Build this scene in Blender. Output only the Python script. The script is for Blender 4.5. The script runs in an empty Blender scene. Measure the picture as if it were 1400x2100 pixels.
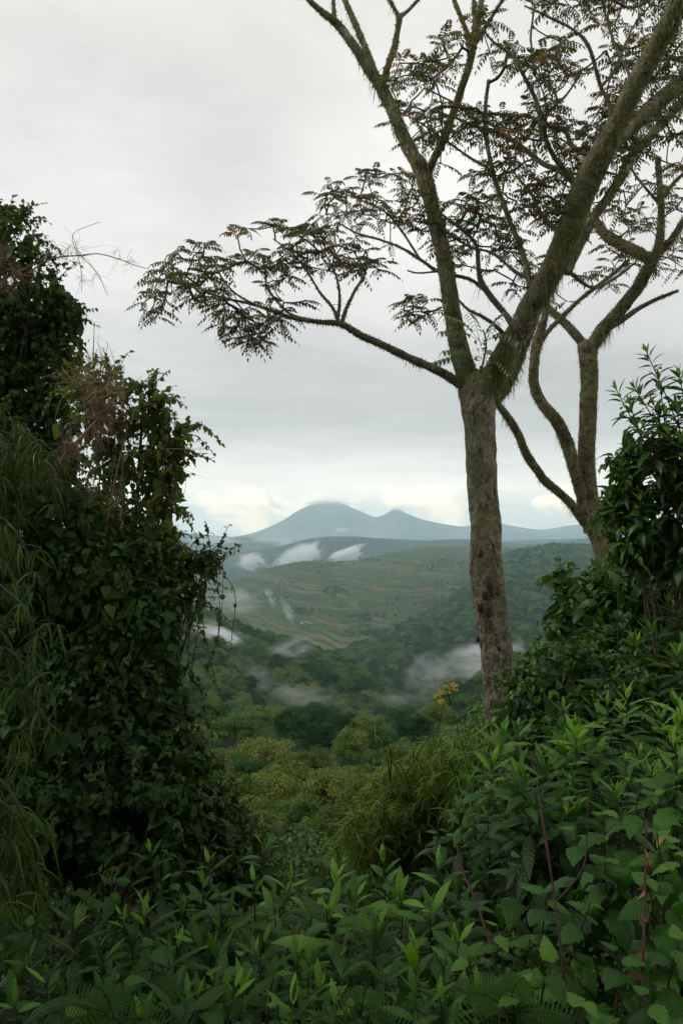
import bpy, math
import numpy as np
from mathutils import Vector, noise as mnoise

# ------------------------------------------------------------------ camera
F = 1633.0                      # focal length in photo pixels (photo 1400 x 2100)
HOR = 1085.0                    # photo row of the horizon
PITCH = math.atan((HOR - 1050.0) / F)
scene = bpy.context.scene
col = scene.collection
cam_d = bpy.data.cameras.new('camera')
cam = bpy.data.objects.new('camera', cam_d)
col.objects.link(cam)
cam_d.sensor_fit = 'VERTICAL'
cam_d.sensor_height = 36.0
cam_d.lens = F / 2100.0 * 36.0
cam_d.clip_start = 0.1
cam_d.clip_end = 90000.0
cam.rotation_euler = (math.pi / 2 + PITCH, 0, 0)
scene.camera = cam
cy = scene.cycles
cy.max_bounces = 7
cy.diffuse_bounces = 3
cy.glossy_bounces = 2
cy.transmission_bounces = 3
cy.transparent_max_bounces = 8
cy.volume_bounces = 6
cy.use_denoising = True
cy.sample_clamp_indirect = 4.0
cy.volume_step_rate = 1.0
cy.volume_max_steps = 256
scene.view_settings.view_transform = 'Standard'
scene.view_settings.look = 'None'
scene.view_settings.exposure = 0.0
scene.view_settings.gamma = 1.0

def P(px, py, d):
    """World point seen at photo pixel (px, py), d metres ahead."""
    r = (px - 700.0) / F
    u = (1050.0 - py) / F
    s, c = math.sin(PITCH), math.cos(PITCH)
    y = c - u * s
    z = s + u * c
    return np.array([r * d / y, d, z * d / y])

def PX(px, py, d):              # vectorised
    px, py, d = np.broadcast_arrays(np.asarray(px, float), np.asarray(py, float), np.asarray(d, float))
    r = (px - 700.0) / F
    u = (1050.0 - py) / F
    s, c = math.sin(PITCH), math.cos(PITCH)
    y = c - u * s
    z = s + u * c
    return np.stack([r * d / y, d, z * d / y], -1)

# ------------------------------------------------------------------ world
SUN_EL, SUN_AZ = math.radians(52), math.radians(-105)   # azimuth from +Y, clockwise: behind left
world = bpy.data.worlds.new('World')
scene.world = world
world.use_nodes = True
wt = world.node_tree
for n in list(wt.nodes):
    wt.nodes.remove(n)
W = wt.nodes.new
def wl(a, b): wt.links.new(a, b)
wo = W('ShaderNodeOutputWorld'); bg = W('ShaderNodeBackground'); bg.inputs['Strength'].default_value = 0.1
wl(bg.outputs[0], wo.inputs['Surface'])
tc = W('ShaderNodeTexCoord')
sky = W('ShaderNodeTexSky'); sky.sky_type = 'NISHITA'; sky.sun_disc = False
sky.sun_elevation = SUN_EL; sky.sun_rotation = SUN_AZ
sky.air_density = 1.0; sky.dust_density = 2.0
sep = W('ShaderNodeSeparateXYZ'); wl(tc.outputs['Generated'], sep.inputs[0])
def wmath(op, a, b=None, clamp=False):
    m = W('ShaderNodeMath'); m.operation = op; m.use_clamp = clamp
    for i, v in enumerate((a, b)):
        if v is None: continue
        if isinstance(v, (int, float)): m.inputs[i].default_value = v
        else: wl(v, m.inputs[i])
    return m.outputs[0]
# clouds: a stretched layer overhead (direction / elevation) and soft shapes
zz = wmath('MAXIMUM', sep.outputs['Z'], 0.0)
den = wmath('ADD', zz, 0.10)
comb = W('ShaderNodeCombineXYZ')
wl(wmath('DIVIDE', sep.outputs['X'], den), comb.inputs[0])
wl(wmath('DIVIDE', sep.outputs['Y'], den), comb.inputs[1])
def wnoise(vec, scale, detail, rough, off=(0, 0, 0), sc=(1, 1, 1), dist=0.0):
    mp = W('ShaderNodeMapping'); mp.inputs['Location'].default_value = off; mp.inputs['Scale'].default_value = sc
    wl(vec, mp.inputs['Vector'])
    n = W('ShaderNodeTexNoise'); n.inputs['Scale'].default_value = scale; n.inputs['Detail'].default_value = detail
    n.inputs['Roughness'].default_value = rough; n.inputs['Distortion'].default_value = dist
    wl(mp.outputs[0], n.inputs['Vector'])
    return n.outputs['Fac']
nA = wnoise(comb.outputs[0], 0.75, 4, 0.5, (3.1, 1.7, 0), dist=0.4)
nB = wnoise(tc.outputs['Generated'], 5.0, 6, 0.55, (0.3, 0.1, 0.9), (1.0, 1.0, 3.2), 0.3)
# elevation ramp, its input wobbled by noise
el = wmath('ADD', zz, wmath('MULTIPLY', wmath('SUBTRACT', nB, 0.5), 0.085))
mr = W('ShaderNodeMapRange'); mr.inputs['From Min'].default_value = 0.0; mr.inputs['From Max'].default_value = 0.62
wl(el, mr.inputs['Value'])
ramp = W('ShaderNodeValToRGB'); wl(mr.outputs[0], ramp.inputs['Fac'])
cr = ramp.color_ramp; cr.interpolation = 'B_SPLINE'
stops = [(0.00, (0.66, 0.69, 0.70)), (0.035, (0.72, 0.72, 0.70)), (0.075, (0.74, 0.72, 0.67)), (0.11, (0.66, 0.66, 0.64)),
         (0.145, (0.76, 0.75, 0.72)), (0.185, (0.60, 0.61, 0.61)), (0.215, (0.51, 0.515, 0.525)), (0.28, (0.55, 0.555, 0.565)),
         (0.36, (0.63, 0.63, 0.635)), (0.46, (0.70, 0.70, 0.70)), (0.60, (0.70, 0.70, 0.695)), (0.78, (0.69, 0.69, 0.685)),
         (1.0, (0.72, 0.72, 0.71))]
while len(cr.elements) < len(stops): cr.elements.new(0.5)
for e, (p, c) in zip(cr.elements, stops):
    e.position = p; e.color = (*c, 1)
def wmul(cin, fac):
    v = W('ShaderNodeVectorMath'); v.operation = 'SCALE'
    wl(cin, v.inputs[0])
    if isinstance(fac, (int, float)): v.inputs['Scale'].default_value = fac
    else: wl(fac, v.inputs['Scale'])
    return v.outputs[0]
def lobe(px, py, r0, r1):       # soft patch of cloud in one direction
    d = P(px, py, 1.0); d = d / np.linalg.norm(d)
    v = W('ShaderNodeVectorMath'); v.operation = 'DISTANCE'; v.inputs[1].default_value = tuple(d)
    wl(tc.outputs['Generated'], v.inputs[0])
    dist = wmath('ADD', v.outputs['Value'], wmath('MULTIPLY', wmath('SUBTRACT', nA, 0.5), 0.22))
    m = W('ShaderNodeMapRange'); m.interpolation_type = 'SMOOTHERSTEP'
    m.inputs['From Min'].default_value = r0; m.inputs['From Max'].default_value = r1
    m.inputs['To Min'].default_value = 1.0; m.inputs['To Max'].default_value = 0.0
    wl(dist, m.inputs['Value'])
    return m.outputs[0]
gain = wmath('ADD', 1.03, wmath('MULTIPLY', nA, 0.42))
nD = wnoise(comb.outputs[0], 1.9, 6, 0.6, (7.3, 2.2, 0), (1, 1.6, 1), 0.8)
gain = wmath('ADD', gain, wmath('MULTIPLY', wmath('SUBTRACT', nD, 0.5), 0.30))
gain = wmath('ADD', gain, wmath('MULTIPLY', wmath('SUBTRACT', nB, 0.5), 0.26))
gain = wmath('ADD', gain, wmath('MULTIPLY', lobe(830, 330, 0.0, 0.22), 0.20))
gain = wmath('ADD', gain, wmath('MULTIPLY', lobe(1000, 470, 0.0, 0.2), 0.12))
gain = wmath('SUBTRACT', gain, wmath('MULTIPLY', lobe(1230, 760, 0.02, 0.28), 0.13))
gain = wmath('SUBTRACT', gain, wmath('MULTIPLY', lobe(430, 380, 0.0, 0.14), 0.14))
gain = wmath('SUBTRACT', gain, wmath('MULTIPLY', lobe(640, 60, 0.0, 0.15), 0.06))
hb = W('ShaderNodeMapRange'); hb.interpolation_type = 'SMOOTHSTEP'   # the sky over the valley's rim is the brightest
hb.inputs['From Min'].default_value = 0.115; hb.inputs['From Max'].default_value = 0.0; hb.inputs['To Min'].default_value = 1.0; hb.inputs['To Max'].default_value = 2.7
wl(zz, hb.inputs['Value'])
hbc = W('ShaderNodeMix'); hbc.data_type = 'RGBA'; wl(wmath('MULTIPLY', wmath('SUBTRACT', hb.outputs[0], 1.0), 0.42, True), hbc.inputs['Factor'])
hbc.inputs['A'].default_value = (1.035, 1.0, 0.965, 1); hbc.inputs['B'].default_value = (1.06, 0.97, 0.86, 1)
wm = W('ShaderNodeVectorMath'); wm.operation = 'MULTIPLY'; wl(ramp.outputs['Color'], wm.inputs[0]); wl(hbc.outputs['Result'], wm.inputs[1])
cc = wmul(wmul(wm.outputs[0], gain), hb.outputs[0])
# low warm cumulus heads near the horizon
nC = wnoise(tc.outputs['Generated'], 13.0, 8, 0.60, (1.3, 0.0, 0.55), (1, 1, 1.7), 0.5)
band = W('ShaderNodeMapRange'); band.interpolation_type = 'SMOOTHSTEP'
band.inputs['From Min'].default_value = 0.062; band.inputs['From Max'].default_value = 0.020
wl(zz, band.inputs['Value'])
cm = W('ShaderNodeMapRange'); cm.interpolation_type = 'SMOOTHSTEP'
cm.inputs['From Min'].default_value = 0.46; cm.inputs['From Max'].default_value = 0.60
wl(nC, cm.inputs['Value'])
cf = wmath('MULTIPLY', wmath('MULTIPLY', cm.outputs[0], band.outputs[0]), 0.85)
mixc = W('ShaderNodeMix'); mixc.data_type = 'RGBA'; wl(cf, mixc.inputs['Factor'])
wl(cc, mixc.inputs['A']); mixc.inputs['B'].default_value = (4.4, 3.4, 2.35, 1)
ten = wmul(mixc.outputs['Result'], 10.0)
mixs = W('ShaderNodeMix'); mixs.data_type = 'RGBA'; mixs.inputs['Factor'].default_value = 0.95
wl(sky.outputs[0], mixs.inputs['A']); wl(ten, mixs.inputs['B'])
wl(mixs.outputs['Result'], bg.inputs['Color'])

sun_d = bpy.data.lights.new('sun', 'SUN'); sun_d.energy = 1.5; sun_d.angle = math.radians(14)
sun_d.color = (1.0, 0.95, 0.88)
sun = bpy.data.objects.new('sun', sun_d); col.objects.link(sun)
sdir = Vector((math.sin(SUN_AZ) * math.cos(SUN_EL), math.cos(SUN_AZ) * math.cos(SUN_EL), math.sin(SUN_EL)))
sun.rotation_euler = sdir.to_track_quat('Z', 'Y').to_euler()

# ------------------------------------------------------------------ helpers
def thing(name, label, cat, loc=(0, 0, 0), group=None, kind=None):
    o = bpy.data.objects.new(name, None)
    o.empty_display_size = 0.2
    col.objects.link(o)
    o.location = tuple(loc)
    o['label'] = label; o['category'] = cat
    if group: o['group'] = group
    if kind: o['kind'] = kind
    return o

ORD = ['first', 'second', 'third', 'fourth', 'fifth', 'sixth', 'seventh', 'eighth', 'ninth', 'tenth', 'eleventh', 'twelfth']
def row_labels(short, where, pts):
    # rows by height in the view, then counted from the left
    idx = sorted(range(len(pts)), key=lambda i: pts[i][1]); out = {}
    nrow = max(1, min(4, round(len(idx) / 5))); names = {1: ['only'], 2: ['back', 'front'], 3: ['back', 'middle', 'front'], 4: ['back', 'second', 'third', 'front']}[nrow]
    for k in range(nrow):
        row = sorted(idx[k * len(idx) // nrow:(k + 1) * len(idx) // nrow], key=lambda i: pts[i][0])
        for j, i in enumerate(row): out[i] = '%s, %s from left in the %s row %s' % (short, ORD[j], names[k], where)
    return out

class Geo:
    def __init__(s): s.V = []; s.T = []; s.Q = []; s.A = []; s.U = []; s.n = 0
    def add(s, V, Q=None, T=None, a=0.5, uv=None):
        V = np.asarray(V, float); m = len(V)
        s.V.append(V)
        if Q is not None and len(Q): s.Q.append(np.asarray(Q) + s.n)
        if T is not None and len(T): s.T.append(np.asarray(T) + s.n)
        s.A.append(np.full(m, a) if np.isscalar(a) else np.asarray(a, float))
        s.U.append(np.zeros((m, 2)) if uv is None else np.asarray(uv, float))
        s.n += m
    def build(s, name, mat, parent=None, origin=None, smooth=True):
        V = np.concatenate(s.V)
        if origin is None and parent is not None: origin = np.array(parent.location)
        if origin is not None: V = V - np.asarray(origin)[None, :]
        Q = np.concatenate(s.Q) if s.Q else np.zeros((0, 4), int)
        T = np.concatenate(s.T) if s.T else np.zeros((0, 3), int)
        A = np.concatenate(s.A); U = np.concatenate(s.U)
        me = bpy.data.meshes.new(name)
        me.vertices.add(len(V)); me.vertices.foreach_set('co', V.astype(np.float32).ravel())
        loops = np.concatenate([Q.ravel(), T.ravel()]).astype(np.int32)
        me.loops.add(len(loops)); me.loops.foreach_set('vertex_index', loops)
        starts = np.concatenate([np.arange(len(Q)) * 4, len(Q) * 4 + np.arange(len(T)) * 3]).astype(np.int32)
        me.polygons.add(len(starts)); me.polygons.foreach_set('loop_start', starts)
        try:
            me.polygons.foreach_set('loop_total', np.concatenate([np.full(len(Q), 4), np.full(len(T), 3)]).astype(np.int32))
        except Exception:
            pass
        me.update(calc_edges=True)
        if smooth: me.polygons.foreach_set('use_smooth', np.ones(len(starts), bool))
        at = me.attributes.new('var', 'FLOAT', 'POINT'); at.data.foreach_set('value', A.astype(np.float32))
        uvl = me.uv_layers.new(name='UVMap'); uvl.data.foreach_set('uv', U[loops].astype(np.float32).ravel())
        me.materials.append(mat)
        me.update()
        o = bpy.data.objects.new(name, me); col.objects.link(o)
        if parent is not None: o.parent = parent
        elif origin is not None: o.location = tuple(origin)
        return o

def nrm(a): return a / np.maximum(np.linalg.norm(a, axis=-1, keepdims=True), 1e-9)

def _hash(ix, iy, iz, seed):
    h = (ix.astype(np.int64) * 374761393 + iy.astype(np.int64) * 668265263 + iz.astype(np.int64) * 2147483647 + seed * 974711) & 0xffffffff
    h = ((h ^ (h >> 13)) * 1274126177) & 0xffffffff
    return ((h ^ (h >> 16)) & 0xffff) / 65535.0
def vnoise(x, y, z=0.0, seed=0):
    x, y, z = np.broadcast_arrays(np.asarray(x, float), np.asarray(y, float), np.asarray(z, float))
    ix, iy, iz = np.floor(x), np.floor(y), np.floor(z)
    fx, fy, fz = x - ix, y - iy, z - iz
    fx, fy, fz = [f * f * (3 - 2 * f) for f in (fx, fy, fz)]
    r = 0
    for a in (0, 1):
        for b in (0, 1):
            for c in (0, 1):
                w = (fx if a else 1 - fx) * (fy if b else 1 - fy) * (fz if c else 1 - fz)
                r = r + w * _hash(ix + a, iy + b, iz + c, seed)
    return r
def fbm(x, y, z=0.0, seed=0, oct=4):
    r = 0; amp = 0.5; f = 1.0; t = 0
    for k in range(oct):
        r = r + amp * vnoise(x * f, y * f, np.asarray(z) * f, seed + k * 17); t += amp
        amp *= 0.5; f *= 2.03
    return r / t

# ------------------------------------------------------------------ materials
def new_mat(name):
    m = bpy.data.materials.new(name); m.use_nodes = True
    nt = m.node_tree
    for n in list(nt.nodes): nt.nodes.remove(n)
    return m, nt
class NT:
    def __init__(s, nt): s.nt = nt
    def n(s, t, **kw):
        x = s.nt.nodes.new(t)
        for k, v in kw.items(): setattr(x, k, v)
        return x
    def l(s, a, b): s.nt.links.new(a, b)
    def math(s, op, a, b=None, c=None, clamp=False):
        m = s.n('ShaderNodeMath', operation=op, use_clamp=clamp)
        for i, v in enumerate((a, b, c)):
            if v is None: continue
            if isinstance(v, (int, float)): m.inputs[i].default_value = v
            else: s.l(v, m.inputs[i])
        return m.outputs[0]
    def mix(s, f, a, b, blend='MIX'):
        m = s.n('ShaderNodeMix', data_type='RGBA', blend_type=blend)
        for k, v in (('Factor', f), ('A', a), ('B', b)):
            if isinstance(v, (int, float)): m.inputs[k].default_value = v
            elif isinstance(v, tuple): m.inputs[k].default_value = (*v, 1)
            else: s.l(v, m.inputs[k])
        return m.outputs['Result']
    def ramp(s, fac, stops, interp='LINEAR'):
        r = s.n('ShaderNodeValToRGB'); s.l(fac, r.inputs['Fac']); c = r.color_ramp; c.interpolation = interp
        while len(c.elements) < len(stops): c.elements.new(0.5)
        for e, (p, cl) in zip(c.elements, stops):
            e.position = p; e.color = (*cl, 1) if isinstance(cl, tuple) else (cl, cl, cl, 1)
        return r.outputs['Color']
    def noise(s, vec, scale, detail=3, rough=0.5, dist=0.0):
        n = s.n('ShaderNodeTexNoise'); n.inputs['Scale'].default_value = scale; n.inputs['Detail'].default_value = detail
        n.inputs['Roughness'].default_value = rough; n.inputs['Distortion'].default_value = dist
        if vec is not None: s.l(vec, n.inputs['Vector'])
        return n.outputs['Fac']
    def map(s, vec, sc=(1, 1, 1), loc=(0, 0, 0)):
        m = s.n('ShaderNodeMapping'); m.inputs['Scale'].default_value = sc; m.inputs['Location'].default_value = loc
        s.l(vec, m.inputs['Vector']); return m.outputs[0]
    def mrange(s, v, a, b, c=0.0, d=1.0):
        m = s.n('ShaderNodeMapRange'); m.interpolation_type = 'SMOOTHSTEP'
        for k, x in (('From Min', a), ('From Max', b), ('To Min', c), ('To Max', d)): m.inputs[k].default_value = x
        s.l(v, m.inputs['Value']); return m.outputs[0]
    def attr(s, name):
        a = s.n('ShaderNodeAttribute', attribute_name=name); return a.outputs['Fac']

def leaf_mat(name, stops, rough=0.42, spec=0.5, trans=0.22, veins=0.0, tcol=(0.10, 0.17, 0.02), instvar=0.0, bump=0.3, spots=0.0):
    """stops: colours over the per-leaf variation attribute (young, old, yellowing leaves)."""
    m, nt = new_mat(name); k = NT(nt)
    out = k.n('ShaderNodeOutputMaterial')
    v = k.attr('var')
    if instvar:
        oi = k.n('ShaderNodeObjectInfo')
        v = k.math('ADD', v, k.math('MULTIPLY', k.math('SUBTRACT', oi.outputs['Random'], 0.5), instvar), clamp=True)
    c = k.ramp(v, stops)
    pb = k.n('ShaderNodeBsdfPrincipled')
    hgt = None
    uvn = k.n('ShaderNodeUVMap')
    if veins:
        sp = k.n('ShaderNodeSeparateXYZ'); k.l(uvn.outputs[0], sp.inputs[0])
        ax = k.math('ABSOLUTE', sp.outputs['X'])
        ph = k.math('MULTIPLY', k.math('SUBTRACT', sp.outputs['Y'], k.math('MULTIPLY', ax, 0.45)), 58.0)
        sv = k.math('POWER', k.math('ADD', k.math('MULTIPLY', k.math('SINE', ph), 0.5), 0.5), 3.0)
        mid = k.mrange(ax, 0.05, 0.0)
        hgt = k.math('MAXIMUM', sv, mid)
        nz = k.noise(uvn.outputs[0], 22.0, 3, 0.6)
        hgt2 = k.math('SUBTRACT', k.math('MULTIPLY', nz, 0.9), k.math('MULTIPLY', hgt, 0.6))
        c = k.mix(k.math('MULTIPLY', hgt, 0.22 * veins), c, (0.10, 0.17, 0.03))
        bm = k.n('ShaderNodeBump'); bm.inputs['Strength'].default_value = bump * veins; bm.inputs['Distance'].default_value = 0.01
        k.l(hgt2, bm.inputs['Height']); k.l(bm.outputs[0], pb.inputs['Normal'])
    if spots:
        tco = k.n('ShaderNodeTexCoord')
        n2 = k.noise(tco.outputs['Object'], 9.0, 4, 0.6)
        c = k.mix(k.math('MULTIPLY', k.mrange(n2, 0.56, 0.72), spots), c, (0.14, 0.11, 0.03))
    k.l(c, pb.inputs['Base Color'])
    pb.inputs['Roughness'].default_value = rough
    pb.inputs['Specular IOR Level'].default_value = spec
    if trans:
        tr = k.n('ShaderNodeBsdfTranslucent')
        tm = k.mix(1.0, c, (2.2, 2.4, 0.9), 'MULTIPLY')
        k.l(tm, tr.inputs['Color'])
        mx = k.n('ShaderNodeMixShader'); mx.inputs[0].default_value = trans
        k.l(pb.outputs[0], mx.inputs[1]); k.l(tr.outputs[0], mx.inputs[2]); k.l(mx.outputs[0], out.inputs['Surface'])
    else:
        k.l(pb.outputs[0], out.inputs['Surface'])
    return m

M = {}
M['vine'] = leaf_mat('vine_leaf', [(0, (0.010, 0.028, 0.006)), (0.4, (0.022, 0.055, 0.010)), (0.7, (0.050, 0.095, 0.014)), (1, (0.13, 0.14, 0.022))], 0.38, 0.20, 0.32, 0.6)
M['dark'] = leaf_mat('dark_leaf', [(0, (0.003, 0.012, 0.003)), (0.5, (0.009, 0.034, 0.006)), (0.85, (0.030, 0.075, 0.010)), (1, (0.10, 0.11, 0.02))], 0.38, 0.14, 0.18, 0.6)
M['lance'] = leaf_mat('lance_leaf', [(0, (0.005, 0.020, 0.004)), (0.4, (0.015, 0.056, 0.008)), (0.72, (0.036, 0.115, 0.012)), (0.93, (0.11, 0.23, 0.022)), (1, (0.22, 0.19, 0.04))], 0.36, 0.16, 0.26, 1.0)
M['glossy'] = leaf_mat('glossy_leaf', [(0, (0.006, 0.022, 0.005)), (0.45, (0.020, 0.060, 0.009)), (0.8, (0.06, 0.14, 0.014)), (1, (0.15, 0.24, 0.025))], 0.32, 0.24, 0.28, 0.5)
M['big'] = leaf_mat('broad_leaf', [(0, (0.005, 0.022, 0.005)), (0.4, (0.014, 0.056, 0.009)), (0.78, (0.036, 0.115, 0.013)), (0.94, (0.07, 0.16, 0.020)), (1, (0.10, 0.12, 0.025))], 0.38, 0.15, 0.28, 1.0)
M['blade'] = leaf_mat('blade_leaf', [(0, (0.014, 0.040, 0.008)), (0.5, (0.042, 0.082, 0.014)), (0.8, (0.10, 0.125, 0.026)), (1, (0.26, 0.16, 0.06))], 0.45, 0.14, 0.28)
M['mound'] = leaf_mat('mound_blade', [(0, (0.014, 0.040, 0.006)), (0.45, (0.065, 0.125, 0.018)), (0.8, (0.16, 0.21, 0.04)), (1, (0.28, 0.20, 0.08))], 0.5, 0.12, 0.3)
M['straw'] = leaf_mat('dry_straw', [(0, (0.10, 0.065, 0.04)), (0.5, (0.20, 0.13, 0.075)), (1, (0.32, 0.23, 0.14))], 0.7, 0.2, 0.0)
M['pinnate'] = leaf_mat('pinnate_leaf', [(0, (0.020, 0.045, 0.014)), (0.45, (0.042, 0.058, 0.020)), (0.75, (0.085, 0.055, 0.026)), (1, (0.15, 0.07, 0.028))], 0.5, 0.2, 0.35)
M['epiphyte'] = leaf_mat('epiphyte_leaf', [(0, (0.05, 0.09, 0.03)), (0.6, (0.10, 0.15, 0.05)), (0.9, (0.20, 0.18, 0.06)), (1, (0.28, 0.13, 0.05))], 0.45, 0.4, 0.22)
M['forest'] = leaf_mat('forest_leaf', [(0, (0.008, 0.034, 0.011)), (0.32, (0.022, 0.070, 0.019)), (0.58, (0.055, 0.125, 0.028)), (0.82, (0.115, 0.170, 0.038)), (1, (0.17, 0.15, 0.06))], 0.7, 0.1, 0.15, instvar=0.8)
M['shrub'] = leaf_mat('shrub_leaf', [(0, (0.040, 0.068, 0.014)), (0.4, (0.090, 0.130, 0.024)), (0.8, (0.16, 0.19, 0.040)), (1, (0.26, 0.23, 0.08))], 0.6, 0.2, 0.22, instvar=0.4)
M['moss'] = leaf_mat('moss_strand', [(0, (0.075, 0.088, 0.035)), (0.5, (0.145, 0.155, 0.07)), (1, (0.25, 0.26, 0.14))], 0.9, 0.1, 0.2)
M['flower'] = leaf_mat('yellow_flower', [(0, (0.32, 0.24, 0.02)), (0.6, (0.50, 0.38, 0.03)), (1, (0.60, 0.50, 0.08))], 0.6, 0.2, 0.2)

def simple_mat(name, c0, c1, scale=8.0, rough=0.8, bump=0.3, sc=(1, 1, 1)):
    m, nt = new_mat(name); k = NT(nt)
    out = k.n('ShaderNodeOutputMaterial'); pb = k.n('ShaderNodeBsdfPrincipled'); t = k.n('ShaderNodeTexCoord')
    n = k.noise(k.map(t.outputs['Object'], sc), scale, 5, 0.6)
    k.l(k.mix(k.mrange(n, 0.35, 0.65), c0, c1), pb.inputs['Base Color'])
    pb.inputs['Roughness'].default_value = rough; pb.inputs['Specular IOR Level'].default_value = 0.3
    bm = k.n('ShaderNodeBump'); bm.inputs['Strength'].default_value = bump; bm.inputs['Distance'].default_value = 0.02
    k.l(n, bm.inputs['Height']); k.l(bm.outputs[0], pb.inputs['Normal'])
    k.l(pb.outputs[0], out.inputs['Surface'])
    return m
M['stem'] = simple_mat('green_stem', (0.014, 0.024, 0.008), (0.04, 0.05, 0.018), 20)
M['redstem'] = simple_mat('red_brown_stem', (0.018, 0.008, 0.006), (0.045, 0.018, 0.012), 20)
M['twig'] = simple_mat('twig_bark', (0.035, 0.028, 0.020), (0.08, 0.07, 0.045), 14)
M['branch'] = simple_mat('branch_bark', (0.045, 0.036, 0.026), (0.10, 0.095, 0.055), 10)
M['culm'] = simple_mat('culm', (0.14, 0.09, 0.05), (0.24, 0.17, 0.10), 12)
M['deadleaf'] = simple_mat('dead_leaf', (0.12, 0.045, 0.02), (0.26, 0.10, 0.04), 25)
M['knot'] = simple_mat('knot_bark', (0.02, 0.010, 0.008), (0.06, 0.03, 0.02), 25, bump=0.6)
M['ground'] = simple_mat('forest_floor', (0.007, 0.010, 0.004), (0.018, 0.020, 0.008), 1.2)

def bark_mat():
    m, nt = new_mat('lichen_bark'); k = NT(nt)
    out = k.n('ShaderNodeOutputMaterial'); pb = k.n('ShaderNodeBsdfPrincipled'); t = k.n('ShaderNodeTexCoord')
    o = t.outputs['Object']
    n1 = k.noise(k.map(o, (1, 1, 0.6)), 9.0, 6, 0.65, 0.4)
    n2 = k.noise(o, 3.0, 4, 0.6)
    n3 = k.noise(k.map(o, (1, 1, 1), (5, 2, 7)), 26.0, 5, 0.7)
    vo = k.n('ShaderNodeTexVoronoi'); vo.inputs['Scale'].default_value = 20.0; k.l(k.map(o, (1, 1, 0.55)), vo.inputs['Vector'])
    c = k.mix(k.mrange(n1, 0.42, 0.58), (0.10, 0.080, 0.056), (0.29, 0.26, 0.20))
    c = k.mix(k.math('MULTIPLY', k.mrange(n3, 0.54, 0.60), 0.75), c, (0.40, 0.40, 0.31))
    # lower trunk is redder with flaking scales, upper trunk greener with moss
    sx = k.n('ShaderNodeSeparateXYZ'); k.l(o, sx.inputs[0])
    upf = k.mrange(sx.outputs['Z'], 0.5, 4.5)
    c = k.mix(k.math('MULTIPLY', k.math('MULTIPLY', k.mrange(n2, 0.36, 0.56), 0.85), k.math('ADD', k.math('MULTIPLY', upf, 0.75), 0.25)), c, (0.15, 0.165, 0.07))
    lowf = k.math('SUBTRACT', 1.0, upf)
    c = k.mix(k.math('MULTIPLY', k.math('MULTIPLY', lowf, 0.7), k.mrange(k.noise(k.map(o, (1, 1, 0.8), (1, 5, 3)), 11.0, 4, 0.6), 0.47, 0.60)), c, (0.070, 0.034, 0.022))
    k.l(c, pb.inputs['Base Color']); pb.inputs['Roughness'].default_value = 0.9; pb.inputs['Specular IOR Level'].default_value = 0.15
    crk = k.noise(k.map(o, (1, 1, 0.16), (2, 9, 4)), 17.0, 4, 0.6, 0.6)
    c2 = k.mix(k.math('MULTIPLY', k.mrange(crk, 0.60, 0.67), 0.8), c, (0.022, 0.014, 0.010)); k.l(c2, pb.inputs['Base Color'])
    hh = k.math('ADD', k.math('MULTIPLY', n1, 1.6), k.math('ADD', k.math('MULTIPLY', n3, 0.6), k.math('MULTIPLY', vo.outputs['Distance'], 0.6)))
    bm = k.n('ShaderNodeBump'); bm.inputs['Strength'].default_value = 1.0; bm.inputs['Distance'].default_value = 0.07
    k.l(hh, bm.inputs['Height']); k.l(bm.outputs[0], pb.inputs['Normal'])
    k.l(pb.outputs[0], out.inputs['Surface'])
    return m
M['bark'] = bark_mat()
def mossbark_mat(name, dark, green):
    m, nt = new_mat(name); k = NT(nt)
    out = k.n('ShaderNodeOutputMaterial'); pb = k.n('ShaderNodeBsdfPrincipled'); t = k.n('ShaderNodeTexCoord')
    o = t.outputs['Object']
    n1 = k.noise(o, 8.0, 6, 0.65, 0.3); n2 = k.noise(k.map(o, (1, 1, 1), (3, 3, 3)), 35.0, 4, 0.7)
    c = k.mix(k.mrange(n1, 0.36, 0.58), dark, green)
    c = k.mix(k.math('MULTIPLY', k.mrange(n2, 0.5, 0.65), 0.6), c, (0.20, 0.20, 0.13))
    k.l(c, pb.inputs['Base Color']); pb.inputs['Roughness'].default_value = 0.95; pb.inputs['Specular IOR Level'].default_value = 0.1
    bm = k.n('ShaderNodeBump'); bm.inputs['Strength'].default_value = 1.0; bm.inputs['Distance'].default_value = 0.04
    k.l(k.math('ADD', n1, n2), bm.inputs['Height']); k.l(bm.outputs[0], pb.inputs['Normal'])
    k.l(pb.outputs[0], out.inputs['Surface'])
    return m
M['mossbark'] = mossbark_mat('mossy_bark', (0.10, 0.08, 0.055), (0.18, 0.19, 0.09))
M['redbark'] = mossbark_mat('dark_mossy_bark', (0.055, 0.028, 0.020), (0.15, 0.15, 0.075))

# ------------------------------------------------------------------ terrain
def smooth_interp(x, xs, ys):
    xs = np.asarray(xs, float); ys = np.asarray(ys, float)
    m = np.gradient(ys, xs)
    i = np.clip(np.searchsorted(xs, x) - 1, 0, len(xs) - 2)
    h = xs[i + 1] - xs[i]; t = np.clip((x - xs[i]) / h, 0, 1)
    a = 2 * t**3 - 3 * t**2 + 1; b = t**3 - 2 * t**2 + t; c = -2 * t**3 + 3 * t**2; d = t**3 - t**2
    return a * ys[i] + b * h * m[i] + c * ys[i + 1] + d * h * m[i + 1]

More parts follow.
